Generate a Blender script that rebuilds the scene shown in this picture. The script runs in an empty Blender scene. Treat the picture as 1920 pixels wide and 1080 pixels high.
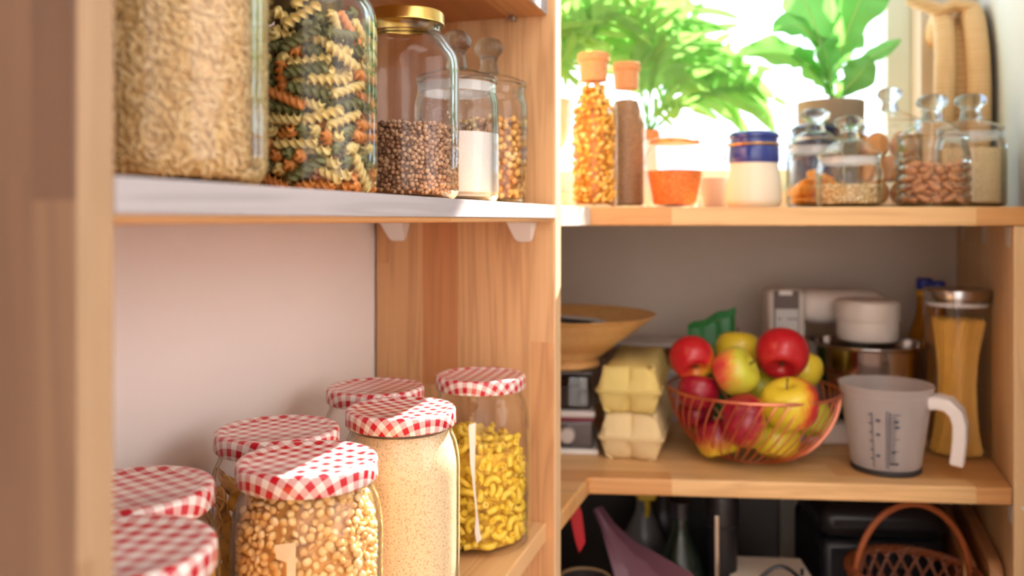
import bpy, bmesh, math, random
import numpy as np
from mathutils import Vector, Matrix, Quaternion

random.seed(7)
RNG = np.random.default_rng(11)
PI = math.pi
COL = bpy.context.scene.collection
EYE = 1.25                     # eye height above the floor; heights below are given relative to the eye
FPX = 1600.0                   # focal length in pixels of a 1920 px wide frame


def at(px, py, Z):
    """the point at distance Z whose picture position is (px, py)"""
    return Vector(((px - 960) / FPX * Z, Z, EYE + (413 - py) / FPX * Z))


def ground(px, Z, h):
    return Vector(((px - 960) / FPX * Z, Z, EYE + h))


# ------------------------------------------------------------------ objects
def tag(o, label=None, cat=None, group=None, kind=None):
    if label: o['label'] = label
    if cat: o['category'] = cat
    if group: o['group'] = group
    if kind: o['kind'] = kind
    return o


def thing(name, label, cat, loc=(0, 0, 0), rz=0.0, group=None):
    o = bpy.data.objects.new(name, None)
    COL.objects.link(o)
    o.empty_display_size = .05
    o.location = loc
    o.rotation_euler = (0, 0, rz)
    return tag(o, label, cat, group)


def link(name, me, m, parent=None, smooth=True, angle=35):
    if m is not None and not me.materials:
        me.materials.append(m)
    if smooth:
        me.polygons.foreach_set('use_smooth', [True] * len(me.polygons))
        if angle:
            try:
                me.set_sharp_from_angle(angle=math.radians(angle))
            except Exception:
                pass
    o = bpy.data.objects.new(name, me)
    COL.objects.link(o)
    if parent: o.parent = parent
    return o


class MB:
    """collects the shapes of ONE part"""
    def __init__(s):
        s.bm = bmesh.new()

    def add(s, verts, faces, M=None):
        vs = [s.bm.verts.new(M @ Vector(v) if M is not None else v) for v in verts]
        for f in faces:
            try:
                s.bm.faces.new([vs[i] for i in f])
            except ValueError:
                pass
        return s

    def box(s, x0, x1, y0, y1, z0, z1, M=None):
        v = [(x0, y0, z0), (x1, y0, z0), (x1, y1, z0), (x0, y1, z0), (x0, y0, z1), (x1, y0, z1), (x1, y1, z1), (x0, y1, z1)]
        return s.add(v, [(0, 3, 2, 1), (4, 5, 6, 7), (0, 1, 5, 4), (1, 2, 6, 5), (2, 3, 7, 6), (3, 0, 4, 7)], M)

    def prism(s, poly, z0, z1, M=None):
        n = len(poly)
        v = [(p[0], p[1], z0) for p in poly] + [(p[0], p[1], z1) for p in poly]
        f = [tuple(range(n - 1, -1, -1)), tuple(range(n, 2 * n))]
        f += [(i, (i + 1) % n, n + (i + 1) % n, n + i) for i in range(n)]
        return s.add(v, f, M)

    def lathe(s, prof, seg=48, M=None, fr=None):
        """prof: (r, z) from one end to the other; r = 0 closes; fr(theta, r, z) may modulate the radius"""
        v, f, rows = [], [], []
        for r, z in prof:
            if r < 1e-6:
                rows.append([len(v)]); v.append((0, 0, z))
            else:
                row = []
                for k in range(seg):
                    a = 2 * PI * k / seg
                    rr = fr(a, r, z) if fr else r
                    row.append(len(v)); v.append((rr * math.cos(a), rr * math.sin(a), z))
                rows.append(row)
        for A, B in zip(rows, rows[1:]):
            if len(A) == 1 and len(B) == 1: continue
            for k in range(seg):
                k2 = (k + 1) % seg
                if len(A) == 1: f.append((A[0], B[k], B[k2]))
                elif len(B) == 1: f.append((A[k], B[0], A[k2]))
                else: f.append((A[k], B[k], B[k2], A[k2]))
        s.add(v, f, M)
        return s

    def tube(s, pts, r, seg=8, closed=False, M=None, flat=1.0, cap=True):
        pts = [Vector(p) for p in pts]
        n = len(pts)
        v, f = [], []
        up = Vector((0, 0, 1))
        prev = None
        for i, p in enumerate(pts):
            if closed: t = pts[(i + 1) % n] - pts[i - 1]
            else: t = pts[min(i + 1, n - 1)] - pts[max(i - 1, 0)]
            t.normalize()
            a = prev if prev is not None else (up if abs(t.z) < .9 else Vector((1, 0, 0)))
            a = (a - t * a.dot(t)).normalized()
            b = t.cross(a)
            prev = a
            rr = r(i / (n - 1)) if callable(r) else r
            for k in range(seg):
                g = 2 * PI * k / seg
                v.append(p + a * (math.cos(g) * rr) + b * (math.sin(g) * rr * flat))
        m = n if closed else n - 1
        for i in range(m):
            j = (i + 1) % n
            for k in range(seg):
                k2 = (k + 1) % seg
                f.append((i * seg + k, i * seg + k2, j * seg + k2, j * seg + k))
        if not closed and cap:
            f.append(tuple(range(seg - 1, -1, -1)))
            f.append(tuple((n - 1) * seg + k for k in range(seg)))
        return s.add(v, f, M)

    def build(s, name, m, parent=None, smooth=True, angle=35, bevel=0, seg=2, loc=None, rz=None):
        bmesh.ops.recalc_face_normals(s.bm, faces=s.bm.faces)
        me = bpy.data.meshes.new(name)
        s.bm.to_mesh(me); s.bm.free()
        o = link(name, me, m, parent, smooth, angle)
        if bevel:
            b = o.modifiers.new('bevel', 'BEVEL'); b.width = bevel; b.segments = seg
            b.limit_method = 'ANGLE'; b.angle_limit = math.radians(40)
        if loc is not None: o.location = loc
        if rz is not None: o.rotation_euler[2] = rz
        return o


def fillet(pts, rad, n=5):
    """round the inner corners of a (r, z) profile"""
    out = [pts[0]]
    for i in range(1, len(pts) - 1):
        r = rad[i] if isinstance(rad, (list, tuple)) else rad
        p0, p, p1 = Vector(pts[i - 1]), Vector(pts[i]), Vector(pts[i + 1])
        if r <= 0: out.append(tuple(p)); continue
        a, b = (p0 - p), (p1 - p)
        d = min(r, a.length * .48, b.length * .48)
        a = p + a.normalized() * d; b = p + b.normalized() * d
        for k in range(n + 1):
            t = k / n
            out.append(tuple(a * (1 - t) ** 2 + p * (2 * t * (1 - t)) + b * t * t))
    out.append(pts[-1])
    return out


def np_mesh(name, V, F, tone=None):
    """mesh from arrays; F is (n, k); tone = one value per vertex -> colour attribute 'tone'"""
    me = bpy.data.meshes.new(name)
    n, k = F.shape
    me.vertices.add(len(V)); me.vertices.foreach_set('co', V.astype(np.float32).ravel())
    me.loops.add(n * k); me.loops.foreach_set('vertex_index', F.astype(np.int32).ravel())
    me.polygons.add(n); me.polygons.foreach_set('loop_start', np.arange(0, n * k, k, dtype=np.int32))
    try: me.polygons.foreach_set('loop_total', np.full(n, k, dtype=np.int32))
    except Exception: pass
    me.update(calc_edges=True); me.validate()
    if tone is not None:
        at_ = me.attributes.new('tone', 'FLOAT', 'POINT')
        at_.data.foreach_set('value', tone.astype(np.float32))
    return me


def scatter_mesh(name, tv, tf, P, R, S=None):
    """one mesh of many grains: template (tv, tf) at P with rotations R and scales S"""
    n, k = len(P), len(tv)
    V = np.einsum('nij,kj->nki', R, tv)
    if S is not None: V = V * S[:, None, None]
    V = (V + P[:, None]).reshape(-1, 3)
    F = (tf[None] + (np.arange(n) * k)[:, None, None]).reshape(-1, tf.shape[1])
    return np_mesh(name, V, F, np.repeat(RNG.random(n), k))


def sphere_t(nu=8, nv=5, sx=1, sy=1, sz=1):
    """quad-only ellipsoid template"""
    bm = bmesh.new()
    bmesh.ops.create_cube(bm, size=2)
    bmesh.ops.subdivide_edges(bm, edges=bm.edges, cuts=nu, use_grid_fill=True)
    for v in bm.verts:
        v.co.normalize(); v.co.x *= sx; v.co.y *= sy; v.co.z *= sz
    bm.verts.index_update()
    tv = np.array([v.co[:] for v in bm.verts]); tf = np.array([[v.index for v in f.verts] for f in bm.faces])
    bm.free()
    return tv, tf


def rand_rot(n, normals=None, wob=.5):
    """random rotations; with normals the template's z leans towards them"""
    if normals is None:
        z = RNG.normal(size=(n, 3))
    else:
        z = normals + wob * RNG.normal(size=(n, 3))
    z /= np.linalg.norm(z, axis=1)[:, None]
    x = RNG.normal(size=(n, 3)); x -= (x * z).sum(1)[:, None] * z; x /= np.linalg.norm(x, axis=1)[:, None]
    return np.stack([x, np.cross(z, x), z], 2)


def wall_grains(Rfun, z0, z1, d, inset=.5, tries=40, top=True):
    """dart-thrown grain centres just inside a round wall, plus the heap's top; returns centres, outward normals"""
    pts = []
    cell = d
    grid = {}
    Rm = max(Rfun(z0 + (z1 - z0) * t) for t in (0.02, .5, 1))
    area = 2 * PI * Rm * (z1 - z0)
    N = int(area / (d * d) * tries * .6)
    zz = RNG.uniform(z0 + d * .4, z1 - d * .1, N); th = RNG.uniform(0, 2 * PI, N); dep = RNG.uniform(0, 1, N) ** 1.5 * 1.3
    cand = []
    for z, t, e in zip(zz, th, dep):
        r = Rfun(z) - d * (inset + e)
        cand.append((r * math.cos(t), r * math.sin(t), z, math.cos(t), math.sin(t), 0))
    if top:
        Rt = Rfun(z1) - d * .5
        for _ in range(int(PI * Rt * Rt / (d * d) * tries * .35)):
            r = Rt * math.sqrt(random.random()); t = random.random() * 2 * PI
            cand.append((r * math.cos(t), r * math.sin(t), z1 + random.uniform(-.3, .3) * d, 0, 0, 1))
    lim = (d * .86) ** 2
    out = []
    for c in cand:
        key = (int(c[0] // cell), int(c[1] // cell), int(c[2] // cell))
        bad = False
        for i in (-1, 0, 1):
            for j in (-1, 0, 1):
                for k in (-1, 0, 1):
                    for q in grid.get((key[0] + i, key[1] + j, key[2] + k), ()):
                        if (q[0] - c[0]) ** 2 + (q[1] - c[1]) ** 2 + (q[2] - c[2]) ** 2 < lim: bad = True; break
                    if bad: break
                if bad: break
            if bad: break
        if not bad:
            grid.setdefault(key, []).append(c); out.append(c)
    a = np.array(out)
    return a[:, :3], a[:, 3:]


def join_core(me, prof, seg=40):
    """add a plain core under the grains to the same mesh (tone 0)"""
    bm = bmesh.new(); bm.from_mesh(me)
    lay = bm.verts.layers.float.get('tone')
    rows = []
    for r, z in prof:
        if r < 1e-6: rows.append([bm.verts.new((0, 0, z))])
        else: rows.append([bm.verts.new((r * math.cos(2 * PI * k / seg), r * math.sin(2 * PI * k / seg), z)) for k in range(seg)])
    for A, B in zip(rows, rows[1:]):
        for k in range(seg):
            k2 = (k + 1) % seg
            if len(A) == 1: bm.faces.new((A[0], B[k2], B[k]))
            elif len(B) == 1: bm.faces.new((A[k], A[k2], B[0]))
            else: bm.faces.new((A[k], A[k2], B[k2], B[k]))
    for row in rows:
        for v in row: v[lay] = -.2
    bm.to_mesh(me); bm.free()


# ------------------------------------------------------------------ materials
def srgb(r, g, b):
    f = lambda c: (c / 255 / 12.92) if c / 255 <= .04045 else ((c / 255 + .055) / 1.055) ** 2.4
    return (f(r), f(g), f(b), 1)


class NT:
    def __init__(s, name):
        s.m = bpy.data.materials.new(name); s.m.use_nodes = True
        s.t = s.m.node_tree; s.t.nodes.clear()
        s.out = s.n('ShaderNodeOutputMaterial')

    def n(s, kind, props=None, **ins):
        x = s.t.nodes.new(kind)
        for k, v in (props or {}).items(): setattr(x, k, v)
        for k, v in ins.items():
            s.set(x, k, v)
        return x

    def set(s, x, k, v):
        key = int(k[1:]) if k[0] == 'i' and k[1:].isdigit() else k.replace('_', ' ')
        sock = x.inputs[key]
        if isinstance(v, bpy.types.NodeSocket): s.t.links.new(v, sock)
        elif isinstance(v, bpy.types.Node): s.t.links.new(v.outputs[0], sock)
        else: sock.default_value = v

    def math(s, op, a, b=None, c=None):
        x = s.n('ShaderNodeMath', {'operation': op})
        for i, v in enumerate((a, b, c)):
            if v is not None: s.set(x, 'i%d' % i, v)
        return x.outputs[0]

    def mix(s, f, a, b, blend='MIX'):
        x = s.n('ShaderNodeMix', {'data_type': 'RGBA', 'blend_type': blend})
        s.set(x, 'i0', f); s.set(x, 'i6', a); s.set(x, 'i7', b)
        return x.outputs[2]

    def ramp(s, f, stops):
        x = s.n('ShaderNodeValToRGB'); s.set(x, 'i0', f)
        e = x.color_ramp.elements
        while len(e) < len(stops): e.new(.5)
        for el, (p, c) in zip(e, stops): el.position = p; el.color = c
        return x.outputs[0]

    def comb(s, x, y, z):
        c = s.n('ShaderNodeCombineXYZ')
        for i, v in enumerate((x, y, z)): s.set(c, 'i%d' % i, v)
        return c.outputs[0]

    def noise(s, vec, scale=5, detail=3, rough=.5, dist=0):
        x = s.n('ShaderNodeTexNoise', None, Scale=scale, Detail=detail, Roughness=rough, Distortion=dist)
        if vec is not None: s.set(x, 'Vector', vec)
        return x.outputs[0]

    def bump(s, h, strength=.3, dist=.002):
        return s.n('ShaderNodeBump', None, Strength=strength, Distance=dist, Height=h).outputs[0]

    def principled(s, color, rough=.5, metal=0, **k):
        p = s.n('ShaderNodeBsdfPrincipled', None, Base_Color=color, Roughness=rough, Metallic=metal)
        for a, v in k.items(): s.set(p, a, v)
        s.t.links.new(p.outputs[0], s.out.inputs[0])
        return s.m


def plain(name, rgb, rough=.5, metal=0, var=.06, scale=25, bump=0, **k):
    """a plain material with slight mottling of its own"""
    t = NT(name); c = srgb(*rgb)
    tc = t.n('ShaderNodeTexCoord').outputs['Object']
    nz = t.noise(tc, scale, 4)
    col = t.mix(nz, tuple(x * (1 - var) for x in c[:3]) + (1,), tuple(min(1, x * (1 + var)) for x in c[:3]) + (1,))
    if bump: k['Normal'] = t.bump(t.noise(tc, scale * 6, 3), bump, .001)
    return t.principled(col, rough, metal, **k)


def wood(name, along, across, light, mid, dark, stave=.045, seg=.45, seed=0, rough=.42, contrast=1.0):
    """edge-glued pine: staves with their own tone, finger-jointed lengths and long grain"""
    t = NT(name)
    sp = t.n('ShaderNodeSeparateXYZ', None, i0=t.n('ShaderNodeTexCoord').outputs['Object']).outputs
    ax = {'X': sp[0], 'Y': sp[1], 'Z': sp[2]}
    L, A = ax[along], ax[across]
    T = ax[({'X', 'Y', 'Z'} - {along, across}).pop()]
    st = t.math('FLOOR', t.math('ADD', t.math('DIVIDE', A, stave), .37 + seed))
    r1 = t.n('ShaderNodeTexWhiteNoise', {'noise_dimensions': '1D'}, W=t.math('ADD', st, seed * 3.7)).outputs[0]
    sg = t.math('FLOOR', t.math('ADD', t.math('DIVIDE', L, seg), t.math('MULTIPLY', r1, 7.3)))
    rnd = t.n('ShaderNodeTexWhiteNoise', {'noise_dimensions': '2D'}, Vector=t.comb(t.math('ADD', st, seed), sg, 0)).outputs[0]
    off = t.math('MULTIPLY', rnd, 17)
    v1 = t.comb(t.math('ADD', t.math('MULTIPLY', L, 3), off), t.math('MULTIPLY', A, 110), t.math('MULTIPLY', T, 60))
    fine = t.noise(v1, 1.6, 4, .6)
    v2 = t.comb(t.math('ADD', t.math('MULTIPLY', L, 1.5), off), t.math('ADD', t.math('MULTIPLY', A, 26), off), t.math('MULTIPLY', T, 26))
    big = t.noise(v2, 1.2, 2, .5, .8)
    rings = t.math('SINE', t.math('MULTIPLY', big, 34))
    rings = t.math('MULTIPLY_ADD', rings, .5, .5)
    rings = t.math('POWER', rings, 3)
    tone = t.ramp(rnd, [(0, dark), (.35, mid), (.7, light), (1, mid)])
    c = t.mix(t.math('MULTIPLY', rings, .36 * contrast), tone, tuple(x * .66 for x in dark[:3]) + (1,))
    c = t.mix(t.math('MULTIPLY', t.math('SUBTRACT', fine, .3), .55 * contrast), c, tuple(x * .72 for x in dark[:3]) + (1,))
    nrm = t.bump(fine, .15, .0006)
    return t.principled(c, rough, Normal=nrm)


def glass(name, tint=(235, 246, 243), ripple=0.0, rim=.9, base=.05, rough=.015, edge=2.6):
    """thin-walled glass: clear straight through, mirroring and tinted towards its rims"""
    t = NT(name)
    f = t.n('ShaderNodeLayerWeight', None, Blend=.5).outputs['Facing']
    nrm = None
    if ripple:
        tc = t.n('ShaderNodeTexCoord').outputs['Object']
        nrm = t.bump(t.noise(tc, 45, 2), ripple, .004)
    fac = t.math('MULTIPLY_ADD', t.math('POWER', f, 4.0), rim, base)
    tr = t.n('ShaderNodeBsdfTransparent', None, Color=t.mix(t.math('POWER', f, edge), (1, 1, 1, 1), srgb(*tint)))
    gl = t.n('ShaderNodeBsdfGlossy', None, Color=(1, 1, 1, 1), Roughness=rough)
    if nrm: t.set(gl, 'Normal', nrm)
    mx = t.n('ShaderNodeMixShader', None, i0=fac, i1=tr, i2=gl)
    t.t.links.new(mx.outputs[0], t.out.inputs[0])
    return t.m


def rim_glass(name, tint=(232, 244, 242), ripple=.06, lo=.60, hi=.86):
    """thick-walled glass: looks straight through where it faces you, bends the light inside its wall near its outline"""
    t = NT(name)
    f = t.n('ShaderNodeLayerWeight', None, Blend=.5).outputs['Facing']
    tc = t.n('ShaderNodeTexCoord').outputs['Object']
    nrm = t.bump(t.noise(tc, 40, 2), ripple, .004)
    tr = t.n('ShaderNodeBsdfTransparent', None, Color=(1, 1, 1, 1))
    gl = t.n('ShaderNodeBsdfGlossy', None, Color=(1, 1, 1, 1), Roughness=.015, Normal=nrm)
    th = t.n('ShaderNodeMixShader', None, i0=t.math('MULTIPLY_ADD', t.math('POWER', f, 4.0), .8, .014), i1=tr, i2=gl)
    gs = t.n('ShaderNodeBsdfGlass', None, Color=srgb(*tint), Roughness=0, IOR=1.45, Normal=nrm)
    k = t.n('ShaderNodeMapRange', {'interpolation_type': 'SMOOTHSTEP'}, i0=f, i1=lo, i2=hi).outputs[0]
    mx = t.n('ShaderNodeMixShader', None, i0=k, i1=th, i2=gs)
    t.t.links.new(mx.outputs[0], t.out.inputs[0])
    return t.m


def solid_glass(name, tint=(236, 244, 246), clear=.25):
    t = NT(name)
    tr = t.n('ShaderNodeBsdfTransparent', None, Color=(1, 1, 1, 1))
    gs = t.n('ShaderNodeBsdfGlass', None, Color=srgb(*tint), Roughness=0, IOR=1.45)
    mx = t.n('ShaderNodeMixShader', None, i0=clear, i1=gs, i2=tr)
    t.t.links.new(mx.outputs[0], t.out.inputs[0])
    return t.m


def shell(prof, th):
    """give an open (r, z) wall profile an inner face: closed band of glass"""
    inner = []
    for i, (r, z) in enumerate(prof):
        a = prof[max(i - 1, 0)]; b = prof[min(i + 1, len(prof) - 1)]
        dx, dz = b[0] - a[0], b[1] - a[1]
        l = math.hypot(dx, dz) or 1
        inner.append((max(0, r - dz / l * th) if r > 0 else 0, z + dx / l * th))
    return list(prof) + inner[::-1]


def grains(name, stops, rough=.55, speck=None, bump=0, sss=0):
    """colour by the grain's own 'tone'"""
    t = NT(name)
    a = t.n('ShaderNodeAttribute', {'attribute_name': 'tone'}).outputs['Fac']
    tc = t.n('ShaderNodeTexCoord').outputs['Object']
    c = t.ramp(t.math('ADD', a, t.math('MULTIPLY_ADD', t.noise(tc, 300, 2), .3, -.15)), stops)
    return t.principled(c, rough, **({'Subsurface_Weight': sss, 'Subsurface_Scale': .002} if sss else {}))


def powder(name, a, b, scale=900, lo=.45, hi=.6, rough=.8, bump=.4, big=None, bigscale=25):
    t = NT(name)
    tc = t.n('ShaderNodeTexCoord').outputs['Object']
    nz = t.noise(tc, scale, 3, .6)
    c = t.ramp(nz, [(lo, srgb(*a)), (hi, srgb(*b))])
    if big: c = t.mix(t.math('MULTIPLY', t.noise(tc, bigscale, 3), .5), c, srgb(*big))
    return t.principled(c, rough, Normal=t.bump(nz, bump, .0015))


def gingham():
    t = NT('red gingham print')
    sp = t.n('ShaderNodeSeparateXYZ', None, i0=t.n('ShaderNodeUVMap').outputs[0]).outputs
    q = lambda s_: t.math('LESS_THAN', t.math('FRACT', t.math('ADD', t.math('DIVIDE', s_, .0114), 50.23)), .5)
    fx, fy = q(sp[0]), q(sp[1])
    both = t.math('MULTIPLY', fx, fy)
    one = t.math('SUBTRACT', t.math('MAXIMUM', fx, fy), both)
    hatch = t.math('LESS_THAN', t.math('FRACT', t.math('MULTIPLY', t.math('ADD', sp[0], sp[1]), 900)), .5)
    white, red = srgb(240, 232, 228), srgb(196, 22, 44)
    pink = t.mix(t.math('MULTIPLY_ADD', hatch, .16, .42), white, red)
    c = t.mix(one, white, pink)
    c = t.mix(both, c, red)
    return t.principled(c, .3, Coat_Weight=.35, Coat_Roughness=.15)

SUN, SKY, EXPO = 27.0, 4.0, 0.0
FILL_LIGHTS = [('overhead_fill', (.75, -.35, 2.58), (.75, -.35, 0), 1.2, .9, 13, (1, .95, .90)),  # unseen soft light added overhead to fill the shelves
         ('side_fill', (2.2, .0, 1.62), (-.3, .45, 1.05), 1.9, 1.6, 29, (1, .97, .97)),  # unseen light added at the right to brighten the left bay
         ('bounce_fill', (.1, -1.1, 1.55), (-.15, -2.4, 1.7), 1.2, .8, 57, (1, .97, .94))]  # unseen light added behind the camera, bounced off the front wall

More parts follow.
